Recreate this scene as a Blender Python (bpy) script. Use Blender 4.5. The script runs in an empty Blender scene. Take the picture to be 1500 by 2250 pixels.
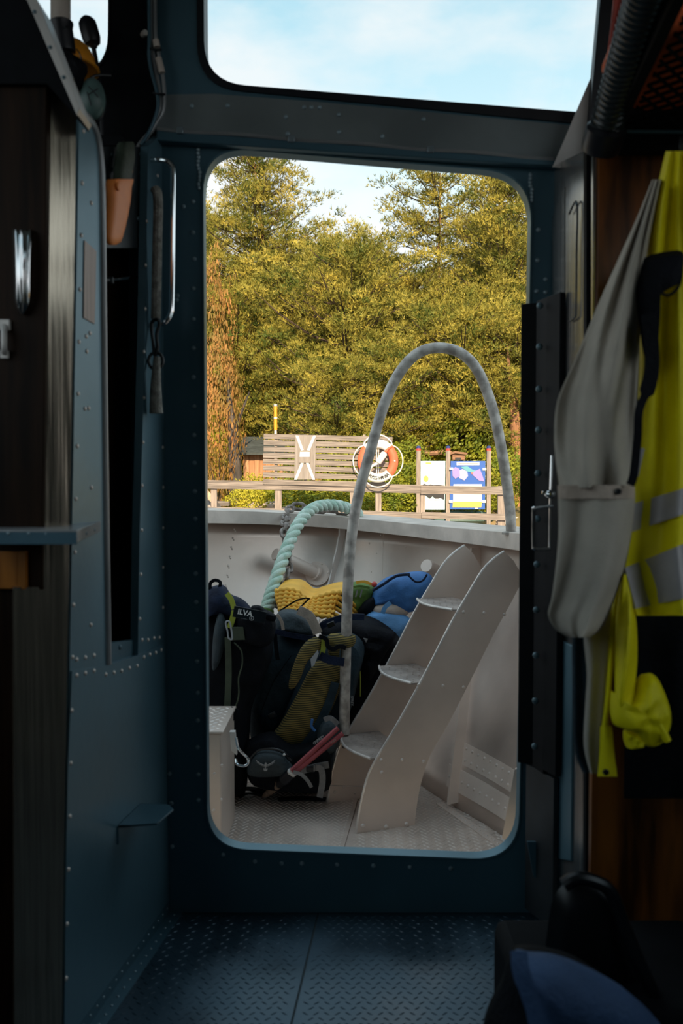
import bpy, bmesh, math, random
from mathutils import Vector, Matrix, noise, Quaternion
from mathutils.geometry import tessellate_polygon

# ------------------------------------------------------------------ camera, sky, sun, exposure
SC = bpy.context.scene
COL = SC.collection
F, CX, CY, EYE = 1900.0, 750.0, 1125.0, 1.05
PITCH = math.atan(75 / F)
cd = bpy.data.cameras.new('camera'); cam = bpy.data.objects.new('camera', cd); COL.objects.link(cam)
cd.sensor_fit = 'HORIZONTAL'; cd.sensor_width = 24.0; cd.lens = 24.0 * F / 1500.0
cd.clip_start = 0.02; cd.clip_end = 2000
cam.location = (0, 0, EYE); cam.rotation_euler = (math.pi / 2 - PITCH, 0, 0)
cd.dof.use_dof = True; cd.dof.focus_distance = 6.0; cd.dof.aperture_fstop = 5.0
SC.camera = cam

world = bpy.data.worlds.new('sky'); SC.world = world; world.use_nodes = True
nt = world.node_tree; nt.nodes.clear()
def N(t, **k):
    n = nt.nodes.new(t)
    for a, b in k.items(): setattr(n, a, b)
    return n
L = lambda a, b: nt.links.new(a, b)
tc = N('ShaderNodeTexCoord'); sep = N('ShaderNodeSeparateXYZ'); L(tc.outputs['Generated'], sep.inputs[0])
ramp = N('ShaderNodeValToRGB'); L(sep.outputs['Z'], ramp.inputs[0])
cr = ramp.color_ramp
cr.elements[0].position = 0.0; cr.elements[0].color = (0.66, 0.70, 0.71, 1)
cr.elements[1].position = 1.0; cr.elements[1].color = (0.33, 0.46, 0.55, 1)
e = cr.elements.new(0.25); e.color = (0.50, 0.62, 0.66, 1)
e = cr.elements.new(0.5); e.color = (0.27, 0.43, 0.51, 1)
mp = N('ShaderNodeMapping'); mp.inputs['Scale'].default_value = (2.0, 2.0, 4.5); L(tc.outputs['Generated'], mp.inputs[0])
nz = N('ShaderNodeTexNoise'); nz.inputs['Scale'].default_value = 1.7; nz.inputs['Detail'].default_value = 6; nz.inputs['Roughness'].default_value = 0.55
L(mp.outputs[0], nz.inputs['Vector'])
r2 = N('ShaderNodeValToRGB'); L(nz.outputs[0], r2.inputs[0])
r2.color_ramp.elements[0].position = 0.43; r2.color_ramp.elements[0].color = (0, 0, 0, 1)
r2.color_ramp.elements[1].position = 0.62; r2.color_ramp.elements[1].color = (0.9, 0.9, 0.9, 1)
mx = N('ShaderNodeMixRGB'); mx.inputs[2].default_value = (0.54, 0.55, 0.56, 1)
L(r2.outputs[0], mx.inputs[0]); L(ramp.outputs[0], mx.inputs[1])
bg = N('ShaderNodeBackground'); bg.inputs['Strength'].default_value = 0.81; L(mx.outputs[0], bg.inputs[0])
wo = N('ShaderNodeOutputWorld'); L(bg.outputs[0], wo.inputs[0])

SUN_EL, SUN_AZ = math.radians(30), math.radians(-4)      # from behind the boat, starboard side
sd = bpy.data.lights.new('sun', 'SUN'); sd.energy = 3.5; sd.color = (1.0, 0.80, 0.52); sd.angle = math.radians(0.6)
sun = bpy.data.objects.new('sun', sd); COL.objects.link(sun)
sun.rotation_euler = Vector((math.sin(SUN_AZ) * math.cos(SUN_EL), math.cos(SUN_AZ) * math.cos(SUN_EL), -math.sin(SUN_EL))).to_track_quat('-Z', 'Y').to_euler()
sun.location = (4, -12, 9)

vs = SC.view_settings
vs.view_transform = 'Standard'; vs.look = 'None'; vs.gamma = 1.0; vs.use_curve_mapping = False; vs.exposure = 1.24
try:
    SC.cycles.use_denoising = True
    SC.cycles.max_bounces = 8; SC.cycles.diffuse_bounces = 5; SC.cycles.transparent_max_bounces = 12
except Exception: pass

# ------------------------------------------------------------------ pixels to points
_c, _s = math.cos(PITCH), math.sin(PITCH)
CAM = Vector((0, 0, EYE))
def ray(px, py):
    x, y = (px - CX) / F, (CY - py) / F
    return Vector((x, _c + y * _s, -_s + y * _c))
def PY(px, py, Y): d = ray(px, py); return CAM + d * (Y / d.y)
def PZ(px, py, z): d = ray(px, py); return CAM + d * ((z - EYE) / d.z)
def PX(px, py, x): d = ray(px, py); return CAM + d * (x / d.x)
def PP(px, py, p0, n): d = ray(px, py); return CAM + d * ((p0 - CAM).dot(n) / d.dot(n))
V = Vector

# ------------------------------------------------------------------ materials
MATS = {}
def mat(name, col, rough=0.5, metal=0.0, var=0.0, scale=8.0, stretch=(1, 1, 1), bump=0.0, bscale=None, col2=None, detail=4, alpha=None, spec=0.5, lo=0.35, hi=0.68, sheen=0.0, coat=0.0, transl=0.0, rvar=0.0):
    m = bpy.data.materials.new(name); m.use_nodes = True; t = m.node_tree; b = t.nodes['Principled BSDF']
    b.inputs['Roughness'].default_value = rough; b.inputs['Metallic'].default_value = metal
    b.inputs['Specular IOR Level'].default_value = spec
    if sheen: b.inputs['Sheen Weight'].default_value = sheen
    if coat: b.inputs['Coat Weight'].default_value = coat; b.inputs['Coat Roughness'].default_value = 0.08
    b.inputs['Base Color'].default_value = (*col, 1)
    if var or col2 or bump or rvar:
        tcn = t.nodes.new('ShaderNodeTexCoord'); mpn = t.nodes.new('ShaderNodeMapping'); mpn.inputs['Scale'].default_value = stretch
        t.links.new(tcn.outputs['Object'], mpn.inputs[0])
        n1 = t.nodes.new('ShaderNodeTexNoise'); n1.inputs['Scale'].default_value = scale; n1.inputs['Detail'].default_value = detail
        t.links.new(mpn.outputs[0], n1.inputs['Vector'])
        if var or col2:
            rp = t.nodes.new('ShaderNodeValToRGB'); t.links.new(n1.outputs[0], rp.inputs[0])
            rp.color_ramp.elements[0].position = lo; rp.color_ramp.elements[1].position = hi
            c1 = tuple(max(0, c * (1 - var)) for c in col)
            c2 = col2 if col2 else tuple(min(1, c * (1 + var)) for c in col)
            rp.color_ramp.elements[0].color = (*c1, 1); rp.color_ramp.elements[1].color = (*c2, 1)
            t.links.new(rp.outputs[0], b.inputs['Base Color'])
        if rvar:
            mr = t.nodes.new('ShaderNodeMapRange'); t.links.new(n1.outputs[0], mr.inputs[0])
            mr.inputs[1].default_value = 0.3; mr.inputs[2].default_value = 0.7
            mr.inputs[3].default_value = max(0.02, rough - rvar); mr.inputs[4].default_value = min(1, rough + rvar)
            t.links.new(mr.outputs[0], b.inputs['Roughness'])
        if bump:
            n2 = t.nodes.new('ShaderNodeTexNoise'); n2.inputs['Scale'].default_value = bscale or scale * 3; n2.inputs['Detail'].default_value = 3
            t.links.new(mpn.outputs[0], n2.inputs['Vector'])
            bp = t.nodes.new('ShaderNodeBump'); bp.inputs['Strength'].default_value = bump; bp.inputs['Distance'].default_value = 0.01
            t.links.new(n2.outputs[0], bp.inputs['Height']); t.links.new(bp.outputs[0], b.inputs['Normal'])
    if transl:
        tr = t.nodes.new('ShaderNodeBsdfTranslucent'); mxs = t.nodes.new('ShaderNodeMixShader'); mxs.inputs[0].default_value = transl
        src = b.inputs['Base Color'].links[0].from_socket if b.inputs['Base Color'].links else None
        if src: t.links.new(src, tr.inputs[0])
        else: tr.inputs[0].default_value = (*col, 1)
        o = t.nodes['Material Output']
        t.links.new(b.outputs[0], mxs.inputs[1]); t.links.new(tr.outputs[0], mxs.inputs[2]); t.links.new(mxs.outputs[0], o.inputs[0])
    MATS[name] = m
    return m
def stripe_mat(name, c1, c2, scale, axis='Z', rough=0.8, dist=1.0, rot=0.0):
    m = bpy.data.materials.new(name); m.use_nodes = True; t = m.node_tree; b = t.nodes['Principled BSDF']
    b.inputs['Roughness'].default_value = rough
    tcn = t.nodes.new('ShaderNodeTexCoord'); mpn = t.nodes.new('ShaderNodeMapping'); mpn.inputs['Rotation'].default_value = (0, rot, 0)
    w = t.nodes.new('ShaderNodeTexWave'); w.bands_direction = axis; w.inputs['Scale'].default_value = scale; w.inputs['Distortion'].default_value = dist
    w.inputs['Detail Scale'].default_value = 1.5
    r = t.nodes.new('ShaderNodeValToRGB'); r.color_ramp.elements[0].color = (*c1, 1); r.color_ramp.elements[1].color = (*c2, 1)
    r.color_ramp.elements[0].position = .3; r.color_ramp.elements[1].position = .7
    t.links.new(tcn.outputs['Object'], mpn.inputs[0]); t.links.new(mpn.outputs[0], w.inputs[0]); t.links.new(w.outputs[0], r.inputs[0]); t.links.new(r.outputs[0], b.inputs[0])
    MATS[name] = m; return m

mat('paint_teal', (0.06, 0.135, 0.18), 0.42, 0.25, var=0.14, scale=3.0, bump=0.05, bscale=40, rvar=0.1)
mat('paint_teal_light', (0.105, 0.205, 0.26), 0.38, 0.35, var=0.12, scale=3.0, bump=0.05, bscale=45, rvar=0.1)
mat('paint_grey', (0.33, 0.34, 0.35), 0.36, 0.4, var=0.15, scale=5, stretch=(1, 1, 1), bump=0.03, bscale=60, rvar=0.1)
mat('black_vinyl', (0.005, 0.006, 0.008), 0.8, 0, var=0.2, scale=20, spec=0.15)
mat('black_matte', (0.005, 0.006, 0.008), 0.65, 0, var=0.2, scale=20, spec=0.15)
mat('black_rubber', (0.006, 0.007, 0.012), 0.42, 0, var=0.2, scale=20)
mat('black_plastic', (0.006, 0.007, 0.009), 0.3, 0, var=0.2, scale=20)
mat('shell_light', (0.36, 0.38, 0.38), 0.6, 0, var=0.1, scale=6)
mat('shell_dark', (0.03, 0.045, 0.05), 0.8, 0, var=0.2, scale=6)
mat('inlay_reflection', (0.22, 0.165, 0.14), 0.4, 0.3, var=0.4, scale=6, stretch=(40, 40, 0.5))
mat('beam_lit_tone', (0.185, 0.212, 0.222), 0.38, 0.2, var=0.15, scale=5, bump=0.03, bscale=60, rvar=0.1)
mat('alu', (0.62, 0.58, 0.55), 0.38, 0.15, var=0.14, scale=4, bump=0.04, bscale=50, rvar=0.12)
mat('alu_bow', (0.75, 0.625, 0.545), 0.42, 0.08, var=0.12, scale=3.5, bump=0.06, bscale=30, rvar=0.12)
mat('alu_bow_light', (0.66, 0.57, 0.505), 0.55, 0.05, var=0.15, scale=9, bump=0.08, bscale=60)
mat('tread_worn', (0.36, 0.30, 0.265), 0.5, 0.1, var=0.25, scale=12)
mat('tread_bar', (0.82, 0.72, 0.64), 0.35, 0.15)
mat('tread_out', (0.60, 0.495, 0.43), 0.5, 0.1, var=0.2, scale=5, bump=0.05, bscale=40, rvar=0.12)
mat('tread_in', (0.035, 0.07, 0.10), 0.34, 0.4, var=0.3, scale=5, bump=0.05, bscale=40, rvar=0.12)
mat('rib_bright', (0.86, 0.80, 0.75), 0.5, 0.0, var=0.05, scale=20)
mat('edge_bright', (0.78, 0.71, 0.66), 0.4, 0.3, var=0.2, scale=20)
mat('brushed', (0.50, 0.42, 0.33), 0.16, 0.85, var=0.22, scale=6, stretch=(30, 30, 0.5), bump=0.05, bscale=9, rvar=0.06)
mat('brushed_cool', (0.45, 0.44, 0.43), 0.22, 0.85, var=0.2, scale=6, stretch=(30, 30, 0.5), bump=0.05, bscale=9, rvar=0.06)
mat('wood_dark', (0.016, 0.007, 0.003), 0.5, 0, var=0.6, scale=5, stretch=(12, 12, 0.8), spec=0.12)
mat('wood_orange', (0.33, 0.115, 0.016), 0.38, 0, var=0.55, scale=3.5, stretch=(6, 6, 0.9), spec=0.4)
mat('wood_panel', (0.16, 0.05, 0.008), 0.35, 0, var=0.75, scale=4, stretch=(6, 6, 0.8), spec=0.5)
mat('chrome', (0.75, 0.75, 0.76), 0.12, 1.0, var=0.05, scale=10)
mat('hose_black', (0.02, 0.028, 0.032), 0.28, 0, var=0.2, scale=20)
mat('steel_dark', (0.03, 0.035, 0.04), 0.5, 0.2, var=0.3, scale=10)
mat('galv', (0.34, 0.30, 0.27), 0.5, 0.15, col2=(0.62, 0.57, 0.52), scale=22, bump=0.1, bscale=60, lo=0.42, hi=0.6)
mat('cork', (0.30, 0.21, 0.15), 0.8, 0, var=0.3, scale=60)
mat('alu_hull', (0.74, 0.63, 0.56), 0.40, 0.72, var=0.12, scale=3.5, bump=0.06, bscale=30, rvar=0.1)
mat('rust_steel', (0.13, 0.10, 0.085), 0.55, 0.3, col2=(0.34, 0.29, 0.26), scale=30, bump=0.2, bscale=70)
mat('rope_green', (0.38, 0.56, 0.46), 0.9, 0, col2=(0.64, 0.74, 0.66), scale=25, stretch=(1, 1, 1), bump=0.4, bscale=160)
mat('rope_grey', (0.34, 0.33, 0.30), 0.95, 0, var=0.35, scale=60, bump=0.5, bscale=220)
mat('orange', (0.97, 0.27, 0.05), 0.5, 0, var=0.08, scale=30)
mat('orange_hat', (0.85, 0.33, 0.02), 0.35, 0, var=0.08, scale=30)
mat('knife_green', (0.035, 0.05, 0.03), 0.6, 0, var=0.2, scale=60, bump=0.2, bscale=300)
mat('cup_green', (0.10, 0.17, 0.16), 0.4, 0, var=0.15, scale=20)
mat('hiviz', (0.96, 0.83, 0.0), 0.6, 0, var=0.06, scale=20, bump=0.1, bscale=200, transl=0.12)
mat('jacket_grey', (0.47, 0.42, 0.355), 0.75, 0, var=0.12, scale=14, bump=0.15, bscale=260)
mat('reflective', (0.42, 0.40, 0.41), 0.45, 0.2, var=0.1, scale=20)
mat('navy', (0.010, 0.017, 0.042), 0.75, 0, var=0.35, scale=20, bump=0.3, bscale=120, spec=0.2)
mat('black_cloth', (0.004, 0.005, 0.008), 0.75, 0, var=0.4, scale=18, bump=0.3, bscale=120, spec=0.15)
mat('slate_cloth', (0.017, 0.034, 0.047), 0.7, 0, var=0.35, scale=14, bump=0.3, bscale=100, spec=0.2)
mat('slate_cloth_light', (0.042, 0.058, 0.068), 0.6, 0, var=0.25, scale=14, bump=0.3, bscale=100, spec=0.3)
mat('grey_strap', (0.22, 0.21, 0.21), 0.8, 0, var=0.15, scale=60, bump=0.2, bscale=300)
mat('beige_cloth', (0.50, 0.40, 0.33), 0.8, 0, var=0.15, scale=20, bump=0.2, bscale=200)
mat('olive_cloth', (0.06, 0.075, 0.045), 0.75, 0, var=0.2, scale=20, bump=0.2, bscale=200)
mat('lime', (0.42, 0.46, 0.05), 0.7, 0, var=0.1, scale=20)
mat('green_cloth', (0.10, 0.19, 0.03), 0.7, 0, var=0.25, scale=14, bump=0.2, bscale=200)
mat('blue_cloth', (0.045, 0.17, 0.44), 0.65, 0, var=0.2, scale=10, bump=0.2, bscale=160)
mat('blue_light', (0.12, 0.32, 0.62), 0.65, 0, var=0.15, scale=10, bump=0.2, bscale=160)
mat('blue_near', (0.05, 0.10, 0.22), 0.75, 0, var=0.15, scale=14, bump=0.3, bscale=160)
mat('foam_yellow', (0.85, 0.45, 0.05), 0.65, 0, var=0.1, scale=18, bump=0.1, bscale=120)
mat('foam_gap_shade', (0.03, 0.03, 0.03), 0.7, 0, var=0.2, scale=20)
stripe_mat('mesh_yellow', (0.035, 0.032, 0.012), (0.27, 0.19, 0.05), 40, 'Z', 0.85, 0.6, rot=0.12)
mat('red_pole', (0.42, 0.09, 0.10), 0.35, 0.3, var=0.1, scale=20)
mat('red', (0.55, 0.06, 0.05), 0.6, 0, var=0.15, scale=20)
mat('red_cloth', (0.42, 0.07, 0.05), 0.7, 0, var=0.25, scale=12, bump=0.2, bscale=120)
mat('vest_orange', (0.90, 0.14, 0.02), 0.7, 0, var=0.25, scale=9, bump=0.2, bscale=120)
mat('white', (0.80, 0.79, 0.77), 0.55, 0, var=0.05, scale=20)
mat('print_grey', (0.40, 0.41, 0.43), 0.6)
mat('print_black', (0.02, 0.02, 0.025), 0.6)
mat('weathered', (0.13, 0.108, 0.098), 0.85, 0, col2=(0.33, 0.275, 0.245), scale=3.5, stretch=(0.6, 6, 14), bump=0.3, bscale=10)
mat('weathered_post', (0.21, 0.17, 0.15), 0.85, 0, col2=(0.38, 0.31, 0.27), scale=3.5, stretch=(10, 10, 0.8), bump=0.3, bscale=10)
mat('board_grey', (0.22, 0.19, 0.175), 0.85, 0, col2=(0.31, 0.27, 0.25), scale=3.5, stretch=(10, 10, 0.8), bump=0.2, bscale=10)
mat('plank_fresh', (0.40, 0.27, 0.18), 0.85, 0, col2=(0.55, 0.40, 0.28), scale=4, stretch=(2, 6, 6), bump=0.2)
mat('buoy_red', (0.80, 0.13, 0.06), 0.5, 0, var=0.06, scale=20)
mat('sign_blue', (0.02, 0.10, 0.42), 0.45); mat('sign_cyan', (0.48, 0.72, 0.74), 0.45, 0, var=0.08, scale=3)
mat('sign_yellow', (0.85, 0.58, 0.10), 0.5); mat('sign_purple', (0.28, 0.22, 0.52), 0.5); mat('sign_teal', (0.10, 0.33, 0.42), 0.5)
mat('sign_lilac', (0.35, 0.36, 0.66), 0.5); mat('sign_coral', (0.80, 0.16, 0.12), 0.5)
mat('cap_blue', (0.02, 0.04, 0.16), 0.5); mat('cap_red', (0.75, 0.06, 0.04), 0.5)
mat('shed_wall', (0.36, 0.17, 0.085), 0.85, 0, col2=(0.50, 0.27, 0.15), scale=3, stretch=(6, 6, 0.6), bump=0.2)
mat('hut_wood', (0.28, 0.15, 0.09), 0.85, 0, var=0.35, scale=5, stretch=(1, 6, 6))
mat('roof_dark', (0.05, 0.06, 0.06), 0.8, 0, var=0.3, scale=6)
mat('needles', (0.075, 0.105, 0.018), 0.6, 0, col2=(0.45, 0.36, 0.065), scale=1.2, transl=0.06, lo=0.36, hi=0.64, spec=0.2, detail=6)  # dark green end puts the shade inside the crowns into the colour
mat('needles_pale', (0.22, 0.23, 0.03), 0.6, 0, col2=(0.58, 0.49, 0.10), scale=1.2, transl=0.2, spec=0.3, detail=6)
mat('leaves_green', (0.10, 0.15, 0.012), 0.55, 0, col2=(0.38, 0.36, 0.03), scale=2.2, transl=0.25, spec=0.3, detail=6)
mat('leaves_lime', (0.30, 0.30, 0.02), 0.55, 0, col2=(0.58, 0.50, 0.05), scale=2.2, transl=0.3, spec=0.3)
mat('leaves_rust', (0.17, 0.14, 0.03), 0.6, 0, col2=(0.50, 0.22, 0.07), scale=2.0, transl=0.25, spec=0.3, detail=6)
mat('bark_red', (0.16, 0.075, 0.04), 0.9, 0, col2=(0.42, 0.20, 0.10), scale=7, stretch=(1, 1, 0.3), bump=0.5, bscale=20)
mat('bark_dark', (0.028, 0.024, 0.022), 0.9, 0, col2=(0.10, 0.08, 0.07), scale=8, stretch=(1, 1, 0.3), bump=0.6, bscale=22)
mat('twig', (0.07, 0.045, 0.03), 0.9, 0, var=0.4, scale=6)
mat('ground', (0.11, 0.10, 0.03), 0.95, 0, col2=(0.42, 0.27, 0.13), scale=0.9, bump=0.5, bscale=8, detail=8)
mat('rock', (0.36, 0.28, 0.23), 0.85, 0, col2=(0.62, 0.50, 0.42), scale=4, bump=0.6, bscale=9, detail=8)
mat('water', (0.02, 0.05, 0.06), 0.12, 0, bump=0.4, bscale=2.2, scale=1)
mat('screw', (0.25, 0.30, 0.33), 0.35, 0.6, var=0.1, scale=30)
mat('rivet_teal', (0.30, 0.40, 0.45), 0.3, 0.3)
mat('rivet_dark', (0.09, 0.15, 0.18), 0.36, 0.4)
mat('rivet_alu', (0.80, 0.71, 0.65), 0.35, 0.45)
# window pane: clear with a surface reflection
g = bpy.data.materials.new('pane_glass'); g.use_nodes = True; t = g.node_tree; t.nodes.clear()
o_ = t.nodes.new('ShaderNodeOutputMaterial'); a_ = t.nodes.new('ShaderNodeBsdfTransparent'); b_ = t.nodes.new('ShaderNodeBsdfGlossy'); b_.inputs['Roughness'].default_value = 0.02
a_.inputs[0].default_value = (0.96, 0.98, 0.98, 1)
fr = t.nodes.new('ShaderNodeFresnel'); fr.inputs[0].default_value = 1.35; m_ = t.nodes.new('ShaderNodeMixShader')
t.links.new(fr.outputs[0], m_.inputs[0]); t.links.new(a_.outputs[0], m_.inputs[1]); t.links.new(b_.outputs[0], m_.inputs[2]); t.links.new(m_.outputs[0], o_.inputs[0])
MATS['pane_glass'] = g

# ------------------------------------------------------------------ mesh building
ORG = {}
def catmull(pts, n, closed=False):
    out = []; m = len(pts); segs = m if closed else m - 1
    for i in range(segs):
        if closed: p0, p1, p2, p3 = pts[(i - 1) % m], pts[i], pts[(i + 1) % m], pts[(i + 2) % m]
        else: p0, p1, p2, p3 = pts[max(i - 1, 0)], pts[i], pts[i + 1], pts[min(i + 2, m - 1)]
        for k in range(n):
            t = k / n
            out.append(0.5 * ((2 * p1) + (p2 - p0) * t + (2 * p0 - 5 * p1 + 4 * p2 - p3) * t * t + (3 * p1 - p0 - 3 * p2 + p3) * t ** 3))
    if not closed: out.append(pts[-1].copy())
    return out
def rounded(pts, rads, n=8):
    """2-D polygon with rounded corners"""
    out = []; m = len(pts)
    for i in range(m):
        p = V(pts[i]); a = V(pts[i - 1]); b = V(pts[(i + 1) % m]); r = rads[i] if isinstance(rads, (list, tuple)) else rads
        if r <= 0: out.append(p); continue
        da, db = (a - p).normalized(), (b - p).normalized()
        ang = da.angle(db); d = min(r / math.tan(ang / 2), (a - p).length * .49, (b - p).length * .49)
        s, e = p + da * d, p + db * d
        for k in range(n + 1):
            t = k / n
            out.append(s * (1 - t) ** 2 + p * 2 * t * (1 - t) + e * t * t)
    return out
class MB:
    def __init__(self): self.v = []; self.f = []
    def add(self, vs, fs):
        o = len(self.v); self.v += [V(v) for v in vs]; self.f += [tuple(i + o for i in f) for f in fs]; return self
    def box(self, c, s, rot=None):
        c = V(c); h = [x / 2 for x in s]
        vs = [V((x * h[0], y * h[1], z * h[2])) for x in (-1, 1) for y in (-1, 1) for z in (-1, 1)]
        if rot is not None: vs = [rot @ v for v in vs]
        return self.add([c + v for v in vs], [(0, 1, 3, 2), (4, 6, 7, 5), (0, 4, 5, 1), (2, 3, 7, 6), (0, 2, 6, 4), (1, 5, 7, 3)])
    def bar(self, p0, p1, w, h, up=V((0, 0, 1))):
        p0, p1 = V(p0), V(p1); d = (p1 - p0); l = d.length; d.normalize()
        s = d.cross(up).normalized(); u = s.cross(d)
        return self.box((p0 + p1) / 2, (w, l, h), Matrix((s, d, u)).transposed())
    def tube(self, path, r, n=10, closed=False, caps=True):
        path = [V(p) for p in path]; m = len(path)
        rs = r if isinstance(r, (list, tuple)) else [r] * m
        tang = []
        for i in range(m):
            a = path[(i - 1) % m] if closed or i > 0 else path[0]; b = path[(i + 1) % m] if closed or i < m - 1 else path[-1]
            tang.append((b - a).normalized())
        ref = V((0, 0, 1)) if abs(tang[0].z) < .9 else V((1, 0, 0))
        nrm = (ref - tang[0] * ref.dot(tang[0])).normalized(); vs = []; fs = []
        for i in range(m):
            if i: nrm = (nrm - tang[i] * nrm.dot(tang[i])); nrm = nrm.normalized() if nrm.length > 1e-6 else tang[i].orthogonal().normalized()
            bn = tang[i].cross(nrm)
            for k in range(n):
                a = 2 * math.pi * k / n
                vs.append(path[i] + (nrm * math.cos(a) + bn * math.sin(a)) * rs[i])
        for i in range(m if closed else m - 1):
            j = (i + 1) % m
            for k in range(n): fs.append((i * n + k, i * n + (k + 1) % n, j * n + (k + 1) % n, j * n + k))
        if caps and not closed: fs += [tuple(range(n - 1, -1, -1)), tuple((m - 1) * n + k for k in range(n))]
        return self.add(vs, fs)
    def lathe(self, prof, p0, d, n=20):
        """prof: (radius, height) pairs along d from p0"""
        p0, d = V(p0), V(d).normalized(); x = d.orthogonal().normalized(); y = d.cross(x); vs = []; fs = []; m = len(prof)
        for r, h in prof:
            for k in range(n):
                a = 2 * math.pi * k / n; vs.append(p0 + d * h + (x * math.cos(a) + y * math.sin(a)) * max(r, 1e-5))
        for i in range(m - 1):
            for k in range(n): fs.append((i * n + k, i * n + (k + 1) % n, (i + 1) * n + (k + 1) % n, (i + 1) * n + k))
        fs += [tuple(range(n - 1, -1, -1)), tuple((m - 1) * n + k for k in range(n))]
        return self.add(vs, fs)
    def prism(self, poly, vec, holes=()):
        vec = V(vec); loops = [[V(p) for p in poly]] + [[V(p) for p in h] for h in holes]
        tri = tessellate_polygon(loops); flat = [p for l in loops for p in l]; n = len(flat)
        vs = flat + [p + vec for p in flat]; fs = []
        for a, b, c in tri: fs += [(a, b, c), (c + n, b + n, a + n)]
        o = 0
        for l in loops:
            k = len(l)
            for i in range(k): fs.append((o + i, o + (i + 1) % k, o + (i + 1) % k + n, o + i + n))
            o += k
        return self.add(vs, fs)
    def ball(self, c, r, n=14, m=8, rot=None):
        c = V(c); r = V((r, r, r)) if not hasattr(r, '__len__') else V(r); vs = []; fs = []
        for i in range(m + 1):
            th = math.pi * i / m
            for k in range(n):
                a = 2 * math.pi * k / n
                p = V((r.x * math.sin(th) * math.cos(a), r.y * math.sin(th) * math.sin(a), r.z * math.cos(th)))
                vs.append(c + (rot @ p if rot is not None else p))
        for i in range(m):
            for k in range(n): fs.append((i * n + k, (i + 1) * n + k, (i + 1) * n + (k + 1) % n, i * n + (k + 1) % n))
        return self.add(vs, fs)
    def ribbon(self, path, width, nrm, th=0.002):
        """flat strap: path points, width, facing normal"""
        path = [V(p) for p in path]; m = len(path); vs = []; fs = []
        for i in range(m):
            t = (path[min(i + 1, m - 1)] - path[max(i - 1, 0)]).normalized(); nn = V(nrm); s = t.cross(nn).normalized(); nn = s.cross(t).normalized()
            w = width[i] if isinstance(width, (list, tuple)) else width
            for a, b in ((-1, -1), (1, -1), (1, 1), (-1, 1)): vs.append(path[i] + s * (a * w / 2) + nn * (b * th / 2))
        for i in range(m - 1):
            for k in range(4): fs.append((i * 4 + k, i * 4 + (k + 1) % 4, i * 4 + 4 + (k + 1) % 4, i * 4 + 4 + k))
        fs += [(3, 2, 1, 0), tuple((m - 1) * 4 + k for k in range(4))]
        return self.add(vs, fs)
    def pillow(self, pts, front, back, d=None, sub=4, rings=8, amp=0.0, nscale=8.0, power=2.4, seed=0):
        """closed outline puffed out along d by front and against it by back"""
        pts = catmull([V(p) for p in pts], sub, True); n = len(pts); c = sum(pts, V()) / n
        d = V(d).normalized() if d is not None else (CAM - c).normalized(); vs = []; fs = []; off = V((seed * 3.7, seed * 1.3, seed))
        def surf(depth, sg):
            idx = [list(range(n))] if vs else None
            if not vs: vs.extend(pts); idx = [list(range(n))]
            for r in range(1, rings):
                s = 1 - r / rings; row = []
                for p in pts:
                    q = c + (p - c) * s; hgt = depth * (1 - s ** power) ** (1 / power)
                    nz_ = noise.noise(q * nscale + off) * amp * (1 - s ** 6) + noise.noise(q * nscale * 2.7 + off) * amp * .4 * (1 - s ** 6)
                    row.append(len(vs)); vs.append(q + d * (sg * hgt + (nz_ if sg > 0 else 0)))
                idx.append(row)
            row = len(vs); vs.append(c + d * (sg * depth + (noise.noise(c * nscale + off) * amp if sg > 0 else 0)))
            for r in range(rings - 1):
                for k in range(n):
                    q4 = (idx[r][k], idx[r][(k + 1) % n], idx[r + 1][(k + 1) % n], idx[r + 1][k]); fs.append(q4 if sg > 0 else q4[::-1])
            for k in range(n):
                q3 = (idx[-1][k], idx[-1][(k + 1) % n], row); fs.append(q3 if sg > 0 else q3[::-1])
        surf(front, 1); surf(back, -1)
        return self.add(vs, fs)
    def drape(self, rows, Y, th, bulge, fold, ncol=28, sub=6):
        """hanging cloth: rows of (py, x left, x right), depth Y, folds from fold(u, v)"""
        rr = catmull([V(r) for r in rows], sub); m = len(rr); vs = []; fs = []; n = ncol * 2
        for i, (py, xl, xr) in enumerate(rr):
            v = i / (m - 1); y0 = Y(v) if callable(Y) else Y
            for k in range(ncol):
                u = k / (ncol - 1); vs.append(PY(xl + (xr - xl) * u, py, y0 - bulge * math.sin(math.pi * u) ** .7 - fold(u, v)))
            for k in range(ncol):
                u = 1 - k / (ncol - 1); vs.append(PY(xl + (xr - xl) * u, py, y0 + th * (0.15 + math.sin(math.pi * u) ** .7)))
        for i in range(m - 1):
            for k in range(n): fs.append((i * n + k, i * n + (k + 1) % n, i * n + n + (k + 1) % n, i * n + n + k))
        fs += [tuple(range(n)), tuple((m - 1) * n + k for k in range(n))]
        return self.add(vs, fs)
    def build(self, name, mt, parent=None, smooth=True, ang=35, bevel=0.0, sub=0, recalc=True, base=True):
        me = bpy.data.meshes.new(name)
        if parent is not None: o = ORG[parent.name]
        else:
            xs = [v.x for v in self.v]; ys = [v.y for v in self.v]; zs = [v.z for v in self.v]
            o = V(((min(xs) + max(xs)) / 2, (min(ys) + max(ys)) / 2, min(zs)))
        me.from_pydata([v - o for v in self.v], [], self.f); me.materials.append(MATS[mt])
        if recalc:
            bm = bmesh.new(); bm.from_mesh(me); bmesh.ops.recalc_face_normals(bm, faces=bm.faces); bm.to_mesh(me); bm.free()
        if smooth:
            me.polygons.foreach_set('use_smooth', [True] * len(me.polygons))
            try: me.set_sharp_from_angle(angle=math.radians(ang))
            except Exception: pass
        ob = bpy.data.objects.new(name, me); COL.objects.link(ob); ORG[ob.name] = o
        if parent is not None: ob.parent = parent
        else: ob.location = o
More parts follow.
